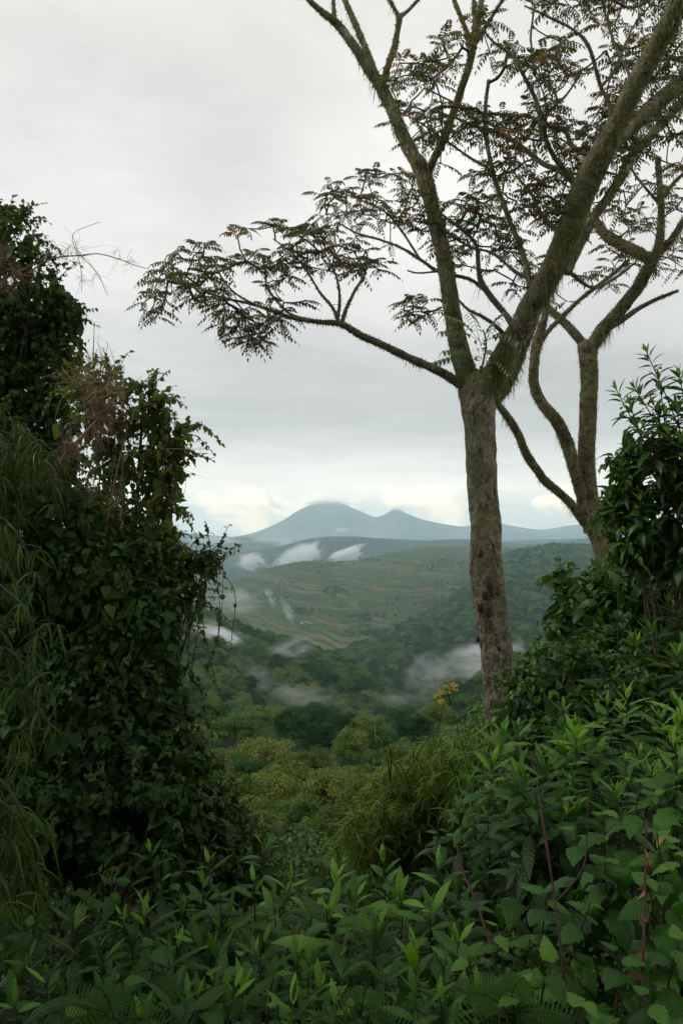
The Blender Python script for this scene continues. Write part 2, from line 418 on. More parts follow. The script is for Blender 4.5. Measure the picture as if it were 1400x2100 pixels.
GK = np.array([(-60, 2.0), (-20, -1.0), (-5, -1.5), (0, -1.65), (3, -2.4), (6, -3.9), (10, -5.2), (13, -6.1), (16, -7.4), (25, -12.0), (40, -18.5), (60, -27.0),
               (100, -45), (180, -85), (260, -104), (400, -119), (550, -128), (800, -165), (1500, -240), (3500, -300), (8000, -420), (16500, -640), (60000, -640)], float)
def ground_z(x, y):
    x = np.asarray(x, float); y = np.asarray(y, float)
    z = np.interp(y, GK[:, 0], GK[:, 1])
    # bank on the right carrying the two trees
    def ss(a, b, v):
        t = np.clip((v - a) / (b - a), 0, 1); return t * t * (3 - 2 * t)
    bank = ss(0.2, 4.0, x) * ss(3.0, 9.0, y) * (1 - ss(17, 30, y))
    z = z + bank * np.interp(y, [3, 10, 14, 30], [0.3, 1.5, 3.6, 4.5])
    lb = ss(-0.8, -4.5, x) * (1 - ss(14, 26, y)) * ss(1.0, 6.0, y)
    z = z + lb * 1.6
    z = z + (fbm(x * 0.35, y * 0.35, seed=5) - 0.5) * np.clip(np.abs(y) * 0.06, 0.12, 3.0)
    return z

def build_ground():
    ys = np.concatenate([np.linspace(-60, -4, 18), np.linspace(-3, 30, 90), np.geomspace(31, 16600, 120)])
    us = np.linspace(-1, 1, 121)
    Y, U = np.meshgrid(ys, us, indexing='ij')
    half = 14 + np.maximum(Y, 0) * 0.75
    X = U * half + np.sign(U) * (np.abs(U) ** 6) * 20
    Z = ground_z(X, Y)
    n, m = Y.shape
    V = np.stack([X, Y, Z], -1).reshape(-1, 3)
    idx = np.arange(n * m).reshape(n, m)
    Q = np.stack([idx[:-1, :-1], idx[:-1, 1:], idx[1:, 1:], idx[1:, :-1]], -1).reshape(-1, 4)
    g = Geo(); g.add(V, Q)
    o = g.build('ground', M['ground']); o['kind'] = 'structure'; o['label'] = 'dark forest floor falling away into the valley'
build_ground()

def hill(name, label, crest, foot, mat, rows=60, cols=200, amp=0.12, back=1.5, backz=None, seed=1, sx=5.0, rough=0.0, shape=1.0, kind='structure'):
    """crest / foot: lists of (px, py, distance). Returns the grid of world points."""
    crest = np.array(crest, float); foot = np.array(foot, float)
    k0, w0 = len(crest), crest[-1, 0] - crest[0, 0]
    if crest[0, 0] <= 250: crest = np.vstack([crest[0] + np.array([-600, 8, 0]), crest])       # carry on beyond the frame
    if crest[-1, 0] >= 1400: crest = np.vstack([crest, crest[-1] + np.array([500, 6, 0])])
    cols = int(cols * (crest[-1, 0] - crest[0, 0]) / w0)
    px = np.linspace(crest[0, 0], crest[-1, 0], cols)
    cy_ = smooth_interp(px, crest[:, 0], crest[:, 1]); cd = smooth_interp(px, crest[:, 0], crest[:, 2])
    fy = np.interp(px, foot[:, 0], foot[:, 1]); fd = np.interp(px, foot[:, 0], foot[:, 2])
    C = PX(px, cy_, cd); Fo = PX(px, fy, fd)
    H = np.abs(C[:, 2] - Fo[:, 2]).mean()
    if rough:
        C[:, 2] += (fbm(px * 0.05, 0 * px, seed=seed + 3, oct=4) - 0.5) * H * rough
    ts = np.linspace(0, 1, rows)
    G = []
    for t in ts:
        s = t ** shape
        p = Fo * (1 - t) + C * t
        p[:, 2] = Fo[:, 2] * (1 - s) + C[:, 2] * s
        w = math.sin(math.pi * min(1, t)) ** 0.8
        nx = px / 100.0
        rid = 1 - np.abs(2 * fbm(nx * sx * 0.32 + t * 1.1, 0 * nx + t * 2.6, seed=seed, oct=4) - 1) * 2.0
        p[:, 2] += rid * amp * H * w - 0.5 * amp * H * w
        G.append(p)
    for k in range(1, 9):
        t = k / 8
        p = C.copy(); p[:, 1] = C[:, 1] * (1 + (back - 1) * t); p[:, 0] = C[:, 0] * (1 + (back - 1) * t)
        p[:, 2] = C[:, 2] - H * (t ** 1.3) * 0.9
        G.append(p)
    G = np.array(G); n, m = G.shape[:2]
    idx = np.arange(n * m).reshape(n, m)
    Q = np.stack([idx[:-1, :-1], idx[:-1, 1:], idx[1:, 1:], idx[1:, :-1]], -1).reshape(-1, 4)
    g = Geo(); g.add(G.reshape(-1, 3), Q)
    o = g.build(name, mat); o['kind'] = kind; o['label'] = label
    return G

def terrace_mat():
    m, nt = new_mat('terraced_fields'); k = NT(nt)
    out = k.n('ShaderNodeOutputMaterial'); pb = k.n('ShaderNodeBsdfPrincipled'); t = k.n('ShaderNodeTexCoord')
    o = t.outputs['Object']; sx = k.n('ShaderNodeSeparateXYZ'); k.l(o, sx.inputs[0])
    warp = k.noise(o, 0.004, 2, 0.4)
    zz = k.math('ADD', sx.outputs['Z'], k.math('MULTIPLY', warp, 12.0))
    # field strips: long along the contour, a terrace tall
    strip = k.math('FLOOR', k.math('DIVIDE', zz, 4.6))
    cx = k.n('ShaderNodeCombineXYZ')
    k.l(k.math('ADD', k.math('MULTIPLY', sx.outputs['X'], 0.020), k.math('MULTIPLY', sx.outputs['Y'], 0.007)), cx.inputs[0]); k.l(strip, cx.inputs[1])
    vo = k.n('ShaderNodeTexVoronoi'); vo.inputs['Scale'].default_value = 1.0; vo.inputs['Randomness'].default_value = 1.0; k.l(cx.outputs[0], vo.inputs['Vector'])
    sc = k.n('ShaderNodeSeparateColor'); k.l(vo.outputs['Color'], sc.inputs[0])
    c = k.ramp(sc.outputs[0], [(0.0, (0.018, 0.048, 0.014)), (0.3, (0.035, 0.072, 0.018)), (0.55, (0.065, 0.10, 0.028)), (0.74, (0.10, 0.125, 0.045)), (0.88, (0.12, 0.085, 0.045)), (1.0, (0.14, 0.070, 0.042))], 'CONSTANT')
    big = k.noise(k.map(o, (1, 1, 2.2)), 0.0035, 5, 0.6)
    c = k.mix(k.math('MULTIPLY', k.mrange(big, 0.60, 0.68), 0.45), c, (0.15, 0.072, 0.048))
    big2 = k.noise(k.map(o, (1, 1, 1), (900, 0, 0)), 0.003, 5, 0.6)
    c = k.mix(k.math('MULTIPLY', k.mrange(big2, 0.46, 0.60), 0.7), c, (0.038, 0.060, 0.022))
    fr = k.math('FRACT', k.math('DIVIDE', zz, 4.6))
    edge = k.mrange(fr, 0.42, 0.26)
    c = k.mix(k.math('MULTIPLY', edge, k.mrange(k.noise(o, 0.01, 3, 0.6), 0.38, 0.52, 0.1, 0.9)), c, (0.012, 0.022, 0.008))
    fn = k.noise(o, 0.06, 5, 0.7)
    c = k.mix(0.25, c, k.mix(fn, (0.01, 0.02, 0.005), (0.15, 0.16, 0.08)))
    k.l(c, pb.inputs['Base Color']); pb.inputs['Roughness'].default_value = 1.0; pb.inputs['Specular IOR Level'].default_value = 0.0
    k.l(pb.outputs[0], out.inputs['Surface'])
    return m
def far_mat(name, c0, c1, c2, scale):
    m, nt = new_mat(name); k = NT(nt)
    out = k.n('ShaderNodeOutputMaterial'); pb = k.n('ShaderNodeBsdfPrincipled'); t = k.n('ShaderNodeTexCoord')
    o = t.outputs['Object']
    n = k.noise(k.map(o, (1, 1, 2)), scale, 7, 0.65); n2 = k.noise(k.map(o, (1, 1, 2), (77, 3, 9)), scale * 3.5, 6, 0.7)
    c = k.mix(k.mrange(n, 0.42, 0.6), c0, c1)
    c = k.mix(k.math('MULTIPLY', k.mrange(n2, 0.52, 0.66), 0.7), c, c2)
    k.l(c, pb.inputs['Base Color']); pb.inputs['Roughness'].default_value = 1.0; pb.inputs['Specular IOR Level'].default_value = 0.0
    bm = k.n('ShaderNodeBump'); bm.inputs['Strength'].default_value = 0.6; bm.inputs['Distance'].default_value = 0.12 / scale
    k.l(n2, bm.inputs['Height']); k.l(bm.outputs[0], pb.inputs['Normal'])
    k.l(pb.outputs[0], out.inputs['Surface'])
    return m
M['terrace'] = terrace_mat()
M['farhill'] = far_mat('far_hill_cover', (0.010, 0.030, 0.022), (0.030, 0.050, 0.030), (0.10, 0.075, 0.05), 0.0022)
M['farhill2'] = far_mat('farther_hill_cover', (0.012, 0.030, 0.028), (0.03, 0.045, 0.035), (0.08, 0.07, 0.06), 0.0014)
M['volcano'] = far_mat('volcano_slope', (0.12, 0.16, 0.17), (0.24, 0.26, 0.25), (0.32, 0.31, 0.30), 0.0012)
M['hillfloor'] = far_mat('wooded_slope', (0.010, 0.020, 0.007), (0.022, 0.034, 0.010), (0.03, 0.035, 0.012), 0.02)

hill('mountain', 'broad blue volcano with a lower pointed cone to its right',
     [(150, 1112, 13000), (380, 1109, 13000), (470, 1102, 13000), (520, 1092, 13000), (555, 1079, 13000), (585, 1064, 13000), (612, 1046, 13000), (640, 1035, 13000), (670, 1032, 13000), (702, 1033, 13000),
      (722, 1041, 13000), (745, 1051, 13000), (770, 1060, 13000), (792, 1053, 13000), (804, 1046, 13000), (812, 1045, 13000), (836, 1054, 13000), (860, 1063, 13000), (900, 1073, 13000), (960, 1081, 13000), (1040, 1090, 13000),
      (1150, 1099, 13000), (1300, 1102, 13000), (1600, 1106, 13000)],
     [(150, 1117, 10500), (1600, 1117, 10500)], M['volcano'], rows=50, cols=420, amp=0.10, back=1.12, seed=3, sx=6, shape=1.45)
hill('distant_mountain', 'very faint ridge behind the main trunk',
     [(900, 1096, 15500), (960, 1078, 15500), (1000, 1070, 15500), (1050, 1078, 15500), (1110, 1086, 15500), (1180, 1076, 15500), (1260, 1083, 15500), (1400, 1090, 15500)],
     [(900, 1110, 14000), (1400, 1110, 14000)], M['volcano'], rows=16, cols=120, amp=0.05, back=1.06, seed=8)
hill('distant_hills', 'pale blue hills at the foot of the volcano',
     [(150, 1080, 8500), (300, 1092, 8500), (400, 1095, 8500), (440, 1099, 8500), (500, 1102, 8500), (560, 1107, 8500), (620, 1108, 8500), (700, 1110, 8500), (900, 1112, 8500), (1200, 1104, 8500), (1700, 1100, 8500)],
     [(150, 1135, 6900), (1700, 1135, 6900)], M['farhill2'], rows=60, cols=400, amp=0.30, back=1.15, seed=11, sx=14, rough=0.12)
hill('far_hills', 'blue wooded hills beyond the terraced hill',
     [(150, 1120, 6300), (300, 1128, 6200), (400, 1130, 6000), (470, 1133, 5900), (530, 1128, 5800), (590, 1116, 5600), (640, 1104, 5500), (700, 1100, 5400), (770, 1103, 5500), (860, 1108, 5600), (960, 1106, 5700),
      (1050, 1114, 5700), (1110, 1114, 5600), (1180, 1108, 5400), (1300, 1100, 5300), (1700, 1095, 5300)],
     [(150, 1300, 2300), (600, 1270, 2600), (1700, 1200, 3300)], M['farhill'], rows=110, cols=500, amp=0.16, back=1.35, seed=21, sx=10, rough=0.05)
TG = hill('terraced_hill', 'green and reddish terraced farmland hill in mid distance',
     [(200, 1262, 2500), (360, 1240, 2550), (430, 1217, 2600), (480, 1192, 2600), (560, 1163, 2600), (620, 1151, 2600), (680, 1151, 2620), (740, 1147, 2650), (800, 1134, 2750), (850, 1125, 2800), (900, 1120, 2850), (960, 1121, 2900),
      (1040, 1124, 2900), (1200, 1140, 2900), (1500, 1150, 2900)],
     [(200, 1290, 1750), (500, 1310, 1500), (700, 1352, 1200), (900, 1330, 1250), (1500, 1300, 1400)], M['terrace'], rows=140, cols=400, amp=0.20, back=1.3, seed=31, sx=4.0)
FG = hill('forest_hill', 'dark wooded hill rising right of the terraced slopes',
     [(660, 1360, 1050), (700, 1343, 1080), (760, 1318, 1150), (850, 1276, 1320), (905, 1245, 1450), (960, 1205, 1600), (1005, 1160, 1780), (1040, 1138, 1900), (1090, 1128, 1950), (1130, 1121, 2000), (1180, 1122, 2050), (1240, 1120, 2100),
      (1330, 1128, 2150), (1400, 1120, 2200), (1600, 1100, 2300)],
     [(660, 1425, 760), (800, 1470, 620), (1000, 1500, 560), (1600, 1500, 560)], M['hillfloor'], rows=110, cols=260, amp=0.20, back=1.25, seed=44, sx=3.6, shape=1.0)
LG = hill('left_spur', 'wooded spur descending from the left into the valley',
     [(120, 1150, 700), (250, 1195, 670), (380, 1243, 640), (440, 1270, 620), (500, 1300, 605), (560, 1318, 595), (620, 1335, 585), (700, 1368, 570), (760, 1400, 560), (820, 1435, 545), (880, 1475, 530), (960, 1530, 510)],
     [(120, 1560, 290), (500, 1640, 260), (960, 1660, 260)], M['hillfloor'], rows=70, cols=160, amp=0.07, back=1.25, seed=52, sx=3.0, shape=0.95)
SG = hill('near_spur', 'lower wooded spur with mist lying behind it',
     [(100, 1265, 430), (250, 1300, 430), (380, 1325, 425), (430, 1338, 420), (480, 1372, 410), (540, 1440, 390), (600, 1530, 360)],
     [(100, 1560, 250), (600, 1650, 240)], M['hillfloor'], rows=40, cols=80, amp=0.06, back=1.2, seed=63, sx=3.0)
RG = hill('right_spur', 'wooded spur behind the big trunk on the right',
     [(840, 1560, 300), (900, 1475, 300), (950, 1435, 300), (1000, 1415, 305), (1060, 1378, 310), (1130, 1345, 310), (1250, 1310, 310), (1500, 1260, 310)],
     [(840, 1680, 200), (1500, 1680, 190)], M['hillfloor'], rows=40, cols=90, amp=0.08, back=1.25, seed=71, sx=3.0)

# ------------------------------------------------------------------ leaves
def leaf_template(kind='ovate', rows=7, across=2, width=0.6, fold=0.25, curl=0.0, serr=0.0, wave=0.0):
    """Leaf of length 1 along +Y, normal +Z. Returns V, Q, UV."""
    t = np.linspace(0, 1, rows)
    if kind == 'ovate': w = np.sin(np.pi * np.clip(t, 0, 1) ** 0.62) ** 0.85
    elif kind == 'heart':
        w = np.interp(t, [0, .06, .2, .4, .65, .85, 1], [.25, .78, 1, .95, .62, .28, 0])
    elif kind == 'lance': w = np.sin(np.pi * np.clip(t, 0, 1) ** 0.85) ** 0.9
    elif kind == 'blade': w = np.interp(t, [0, .15, .5, 1], [.35, 1, .8, 0])
    else: w = np.sin(np.pi * t ** 0.9)
    w = np.maximum(w, 0.0) * width * 0.5
    w[-1] = 0.0
    if serr: w[1:-1:2] *= (1 - serr)
    V = []; UV = []
    k = across
    for i in range(rows):
        for j in range(-k, k + 1):
            f = j / k
            x = f * w[i]
            z = fold * abs(x) - curl * (abs(f) ** 3) * w[i] * 0.8 + wave * math.sin(t[i] * 22 + j * 2.0) * abs(f) * width * 0.1
            V.append((x, t[i], z)); UV.append((f * w[i] / max(width * 0.5, 1e-6) * width, t[i]))
    n = 2 * k + 1
    Q = []
    for i in range(rows - 1):
        for j in range(n - 1):
            a = i * n + j
            Q.append((a, a + 1, a + n + 1, a + n))
    return np.array(V), np.array(Q), np.array(UV)

T_BIG = leaf_template('heart', 11, 2, 0.66, 0.30, 0.5, 0.10, 0.5)
T_HEART = leaf_template('heart', 6, 1, 0.70, 0.30)
T_OV = leaf_template('ovate', 6, 1, 0.50, 0.35)
T_LANCE = leaf_template('lance', 10, 2, 0.27, 0.45, 0.7, 0.08, 0.4)
T_LANCE2 = leaf_template('lance', 6, 1, 0.26, 0.5)
T_BLADE = leaf_template('blade', 5, 1, 0.085, 0.5)
T_OV2 = leaf_template('ovate', 6, 1, 0.62, 0.35)
T_LFT = leaf_template('ovate', 4, 1, 0.42, 0.35)

def add_leaves(g, T, O, D, N, S, bend=0.0, var=0.5):
    V, Q, UV = T
    O = np.atleast_2d(O); m = len(O)
    if m == 0: return
    D = nrm(np.broadcast_to(D, (m, 3)).astype(float)); N = np.broadcast_to(N, (m, 3)).astype(float)
    X = nrm(np.cross(D, N)); Z = np.cross(X, D)
    S = np.broadcast_to(S, (m,)).astype(float); bend = np.broadcast_to(bend, (m,)).astype(float)
    y = V[None, :, 1]; zc = V[None, :, 2] - bend[:, None] * y ** 2
    yy = y * (1 - 0.25 * np.minimum(np.abs(bend[:, None]), 1.2) * y)
    W_ = O[:, None, :] + S[:, None, None] * (V[None, :, 0, None] * X[:, None, :] + yy[:, :, None] * D[:, None, :] + zc[:, :, None] * Z[:, None, :])
    k = len(V)
    QQ = (Q[None] + (np.arange(m) * k)[:, None, None]).reshape(-1, 4)
    var = np.broadcast_to(var, (m,))
    g.add(W_.reshape(-1, 3), QQ, a=np.repeat(var, k), uv=np.tile(UV, (m, 1)))

def catmull(pts, step):
    """pts: (n, k) rows; resampled smoothly about every `step` (in xyz)."""
    pts = np.asarray(pts, float)
    if len(pts) < 3:
        n = max(2, int(np.linalg.norm(pts[-1, :3] - pts[0, :3]) / step) + 1)
        t = np.linspace(0, 1, n)[:, None]
        return pts[0] * (1 - t) + pts[-1] * t
    out = []
    e = np.vstack([2 * pts[0] - pts[1], pts, 2 * pts[-1] - pts[-2]])
    for i in range(1, len(e) - 2):
        p0, p1, p2, p3 = e[i - 1], e[i], e[i + 1], e[i + 2]
        n = max(1, int(np.linalg.norm(p2[:3] - p1[:3]) / step))
        for k in range(n):
            t = k / n
            out.append(0.5 * (2 * p1 + (p2 - p0) * t + (2 * p0 - 5 * p1 + 4 * p2 - p3) * t * t + (3 * p1 - p0 - 3 * p2 + p3) * t ** 3))
    out.append(pts[-1])
    return np.array(out)

def tube(g, pts, rad, sides=8, rough=0.0, seed=0, nscale=8.0, var=0.5, cap=True):
    pts = np.asarray(pts, float); n = len(pts); rad = np.broadcast_to(rad, (n,)).astype(float)
    T = nrm(np.gradient(pts, axis=0))
    ref = np.array([0.31, 0.2, 0.93]) if abs(T[0] @ np.array([0, 0, 1])) < 0.9 else np.array([0.9, 0.3, 0.1])
    x = nrm(np.cross(T[0], ref)); Xs = [x]
    for i in range(1, n):
        x = Xs[-1] - T[i] * (Xs[-1] @ T[i]); Xs.append(nrm(x))
    X = np.array(Xs); Yv = np.cross(T, X)
    a = np.linspace(0, 2 * np.pi, sides, endpoint=False)
    dirs = np.cos(a)[None, :, None] * X[:, None, :] + np.sin(a)[None, :, None] * Yv[:, None, :]
    R = rad[:, None] * np.ones((1, sides))
    if rough:
        q = pts[:, None, :] + dirs * rad[:, None, None]
        R = R * (1 + rough * 2 * (fbm(q[..., 0] * nscale, q[..., 1] * nscale, q[..., 2] * nscale, seed=seed, oct=3) - 0.5))
    V = (pts[:, None, :] + dirs * R[..., None]).reshape(-1, 3)
    i = np.arange(n - 1)[:, None] * sides; j = np.arange(sides)[None, :]; j2 = (j + 1) % sides
    Q = np.stack([i + j, i + j2, i + sides + j2, i + sides + j], -1).reshape(-1, 4)
    Tt = []
    if cap:
        V = np.vstack([V, pts[-1:] + T[-1:] * rad[-1] * 0.6]); e = n * sides; b = (n - 1) * sides
        Tt = [(b + q, b + (q + 1) % sides, e) for q in range(sides)]
    g.add(V, Q, Tt, a=var)
    return pts

def project(p):
    """world -> photo pixel, for culling"""
    p = np.atleast_2d(p)
    s, c = math.sin(PITCH), math.cos(PITCH)
    f = p[:, 1] * c + p[:, 2] * s; u = -p[:, 1] * s + p[:, 2] * c
    f = np.maximum(f, 1e-6)
    return 700 + F * p[:, 0] / f, 1050 - F * u / f

# ------------------------------------------------------------------ forest trees
def crown_geo(seed, nclump, per, leaf, flat=0.72, zoff=0.55, spread=1.0, T=None, lv=0.06):
    """Crown of unit radius standing on z = 0, built of leaf clumps."""
    r = np.random.default_rng(seed); g = Geo()
    for c in range(nclump):
        th = r.uniform(0, 2 * np.pi); ph = math.acos(r.uniform(-0.35, 1.0)); rr = r.uniform(0.45, 0.86) * spread
        cen = np.array([math.cos(th) * math.sin(ph) * rr, math.sin(th) * math.sin(ph) * rr, zoff + flat * math.cos(ph) * rr])
        cr = r.uniform(0.17, 0.36); cv = r.uniform(-0.22, 0.22)
        d = nrm(r.normal(size=(per, 3))); d[:, 2] = np.abs(d[:, 2]) * 0.9 - 0.25; d = nrm(d)
        p = cen + d * cr * r.uniform(0.6, 1.1, (per, 1)) * np.array([1, 1, 0.72])
        nn = nrm(d + r.normal(size=(per, 3)) * 0.55 + np.array([0, 0, 0.35])); tn = nrm(np.cross(nn, r.normal(size=(per, 3))))
        add_leaves(g, T or T_LFT, p, tn + np.array([0, 0, -0.15]), nn, leaf * r.uniform(0.6, 1.35, per), 0.3, np.clip(0.42 + cv * 0.8 + r.normal(0, lv, per), 0, 1))
    return g
def trunk_geo(seed, h=1.0, r0=0.045, limbs=5):
    r = np.random.default_rng(seed); g = Geo()
    top = np.array([r.uniform(-.08, .08), r.uniform(-.08, .08), h])
    pts = catmull(np.array([[0, 0, -0.55], [r.uniform(-.04, .04), r.uniform(-.04, .04), 0.15], top]), 0.2)
    tube(g, pts, np.linspace(r0, r0 * 0.4, len(pts)), 6)
    for k in range(limbs):
        a = r.uniform(0, 6.28); z = r.uniform(0.1, 0.7); L = r.uniform(0.4, 0.75)
        p0 = np.array([0, 0, z]); p1 = p0 + np.array([math.cos(a) * L * .5, math.sin(a) * L * .5, 0.18]); p2 = p0 + np.array([math.cos(a) * L, math.sin(a) * L, 0.45])
        q = catmull(np.array([p0, p1, p2]), 0.2); tube(g, q, np.linspace(r0 * .5, r0 * .12, len(q)), 5)
    return g

HI = []     # prototypes: (root, crown, trunk); each stands where it is placed first
def place_copy(proto, loc, rz, s, label, group, sz=None):
    root, kids = proto
    if not root.get('used'):
        o = root; o['used'] = 1
    else:
        o = root.copy(); col.objects.link(o)
        for kd in kids:
            c = kd.copy(); col.objects.link(c); c.parent = o
    o.location = tuple(loc); o.rotation_euler = (0, 0, rz); o.scale = (s, s, sz or s)
    o['label'] = label; o['group'] = group
    return o
def proto_tree(name, cat, seed, ncl, per, leaf, mat, flat=0.72, zoff=0.6):
    root = thing(name, 'tree', cat)
    c = crown_geo(seed, ncl, per, leaf, flat, zoff).build('crown', mat, root)
    t = trunk_geo(seed + 1).build('trunk', M['twig'], root)
    return (root, [c, t])
far_protos = [proto_tree('forest_tree', 'tree', 100 + i, [24, 30, 22, 34][i], 120, 0.10, M['forest'], [0.62, 0.8, 0.7, 0.9][i]) for i in range(4)]

def grid_sample(G, n, rng, spacing, maxrow=None):
    R = G[:maxrow] if maxrow else G
    a = R[1:, :-1] - R[:-1, :-1]; b = R[:-1, 1:] - R[:-1, :-1]
    ar = np.linalg.norm(np.cross(a[..., :2], b[..., :2])[..., None], axis=-1)
    p = (ar / ar.sum()).ravel(); k = rng.choice(len(p), n, p=p)
    i, j = np.unravel_index(k, ar.shape); u, v = rng.random(n)[:, None], rng.random(n)[:, None]
    pt = (R[i, j] * (1 - u) + R[i + 1, j] * u) * (1 - v) + (R[i, j + 1] * (1 - u) + R[i + 1, j + 1] * u) * v
    # thin to a minimum spacing with a hash grid
    cell = spacing; occ = {}; keep = []
    for q in range(n):
        x, y = pt[q, 0], pt[q, 1]; ci, cj = int(math.floor(x / cell)), int(math.floor(y / cell)); ok = True
        for di in (-1, 0, 1):
            for dj in (-1, 0, 1):
                for w in occ.get((ci + di, cj + dj), ()):
                    if (pt[w, 0] - x) ** 2 + (pt[w, 1] - y) ** 2 < spacing * spacing: ok = False; break
                if not ok: break
            if not ok: break
        if ok: occ.setdefault((ci, cj), []).append(q); keep.append(q)
    return pt[keep]
def in_view(p, m=80):
    a, b = project(p); return (a > -m) & (a < 1400 + m) & (b > 700) & (b < 2200)

rng = np.random.default_rng(7)
stand = []      # (points, radius range, zone)
def zone_pts(G, n, sp, rmin, rmax, zone, maxrow=None):
    p = grid_sample(G, n, rng, sp, maxrow); p = p[in_view(p)]
    return [(q, rng.uniform(rmin, rmax), zone) for q in p]
near = []
near += zone_pts(LG, 9000, 6.4, 3.6, 6.6, 'left', 74)
near += zone_pts(SG, 3500, 6.0, 3.4, 6.0, 'low', 43)
near += zone_pts(RG, 2500, 5.0, 3.4, 5.6, 'right', 44)
# valley floor between the spurs
vf = []
for _ in range(2600):
    y = rng.uniform(235, 800); x = (rng.uniform(380, 1150) - 700) / F * y
    vf.append((np.array([x, y, float(ground_z(x, y))]), rng.uniform(3.2, 5.8), 'valley'))
near += vf
near_far = zone_pts(FG, 26000, 8.5, 4.6, 8.5, 'hill', 112)
# the 300 that show largest become trees of their own
def show(e): return e[1] / e[0][1]
near.sort(key=show, reverse=True)
vis = [e for e in near if 400 < project(e[0])[0][0] < 1100 and 1200 < project(e[0] + np.array([0, 0, e[1]]))[1][0] < 1600]
single = vis[:285]; sid = {id(e) for e in single}
zlab = {'left': ('rounded forest tree in the wooded spur that descends from the left', 'trees of the left wooded spur'),
        'low': ('forest tree on the low wooded spur in front of the white mist patch', 'trees of the low wooded spur'),
        'right': ('forest tree on the wooded slope just behind the big mossy trunk', 'trees behind the big trunk'),
        'valley': ('forest tree in the dark valley bottom between the wooded slopes', 'trees in the valley bottom')}
for e in single:
    q, r_, z_ = e
    pr = far_protos[int(rng.integers(4))]
    hx, hy = project(q + np.array([0, 0, r_])); hx, hy = float(hx[0]), float(hy[0])
    lm = 'below the bush tip' if hx < 500 else 'below the volcano' if hx < 740 else 'below the small cone' if hx < 880 else 'beside the trunk'
    bd = 'high up' if hy < 1340 else 'halfway' if hy < 1430 else 'low down' if hy < 1510 else 'at the very bottom'
    place_copy(pr, q + np.array([0, 0, r_ * 0.1]), rng.uniform(0, 6.28), r_, '%s %s forest tree %s, %s' % ({'high up': 'small high', 'halfway': 'mid height', 'low down': 'low', 'at the very bottom': 'lowest'}[bd], 'slim' if r_ < 4.2 else 'broad' if r_ > 5.4 else 'round', {'left': 'on the left spur', 'low': 'on the low near spur', 'right': 'on the slope behind the trunk', 'valley': 'in the valley'}[z_], lm), zlab[z_][1], r_ * rng.uniform(0.8, 1.25))

def scatter(name, label, items, protos, kind='stuff'):
    pts = np.array([e[0] for e in items]); n = len(pts)
    me = bpy.data.meshes.new(name); me.vertices.add(n); me.vertices.foreach_set('co', pts.astype(np.float32).ravel())
    def at(nm, ty, data):
        a = me.attributes.new(nm, ty, 'POINT'); a.data.foreach_set('value', data)
    at('size', 'FLOAT', np.array([e[1] for e in items], np.float32)); at('spin', 'FLOAT', rng.uniform(0, 6.28, n).astype(np.float32))
    at('tall', 'FLOAT', rng.uniform(0.75, 1.25, n).astype(np.float32)); at('pick', 'INT', rng.integers(0, len(protos), n).astype(np.int32))
    o = bpy.data.objects.new(name, me); col.objects.link(o); o['kind'] = kind; o['label'] = label
    ng = bpy.data.node_groups.new(name, 'GeometryNodeTree')
    ng.interface.new_socket('Geometry', in_out='INPUT', socket_type='NodeSocketGeometry')
    ng.interface.new_socket('Geometry', in_out='OUTPUT', socket_type='NodeSocketGeometry')
    N = ng.nodes.new; L = ng.links.new
    gi = N('NodeGroupInput'); go = N('NodeGroupOutput'); jn = N('GeometryNodeJoinGeometry')
    def na(nm, ty):
        a = N('GeometryNodeInputNamedAttribute'); a.data_type = ty; a.inputs['Name'].default_value = nm
        return [s for s in a.outputs if s.enabled and s.name == 'Attribute'][0]
    size, spin, tall, pick = na('size', 'FLOAT'), na('spin', 'FLOAT'), na('tall', 'FLOAT'), na('pick', 'INT')
    cz = N('ShaderNodeCombineXYZ'); L(spin, cz.inputs[2]); er = N('FunctionNodeEulerToRotation'); L(cz.outputs[0], er.inputs[0])
    mt = N('ShaderNodeMath'); mt.operation = 'MULTIPLY'; L(size, mt.inputs[0]); L(tall, mt.inputs[1])
    cs = N('ShaderNodeCombineXYZ'); L(size, cs.inputs[0]); L(size, cs.inputs[1]); L(mt.outputs[0], cs.inputs[2])
    for i, pr in enumerate(protos):
        oi = N('GeometryNodeObjectInfo'); oi.inputs['Object'].default_value = pr; oi.inputs['As Instance'].default_value = True
        cmp = N('ShaderNodeMath'); cmp.operation = 'COMPARE'; L(pick, cmp.inputs[0]); cmp.inputs[1].default_value = i; cmp.inputs[2].default_value = 0.4
        ip = N('GeometryNodeInstanceOnPoints'); L(gi.outputs[0], ip.inputs['Points']); L(cmp.outputs[0], ip.inputs['Selection'])
        L(oi.outputs['Geometry'], ip.inputs['Instance']); L(er.outputs[0], ip.inputs['Rotation']); L(cs.outputs[0], ip.inputs['Scale'])
        L(ip.outputs[0], jn.inputs[0])
    L(jn.outputs[0], go.inputs[0])
    md = o.modifiers.new('scatter', 'NODES'); md.node_group = ng
    return o
rest = [e for e in near if id(e) not in sid]
crowns = [p[1][0] for p in far_protos]
scatter('forest', 'dense forest filling the valley and clothing the spurs', rest + near_far, crowns)

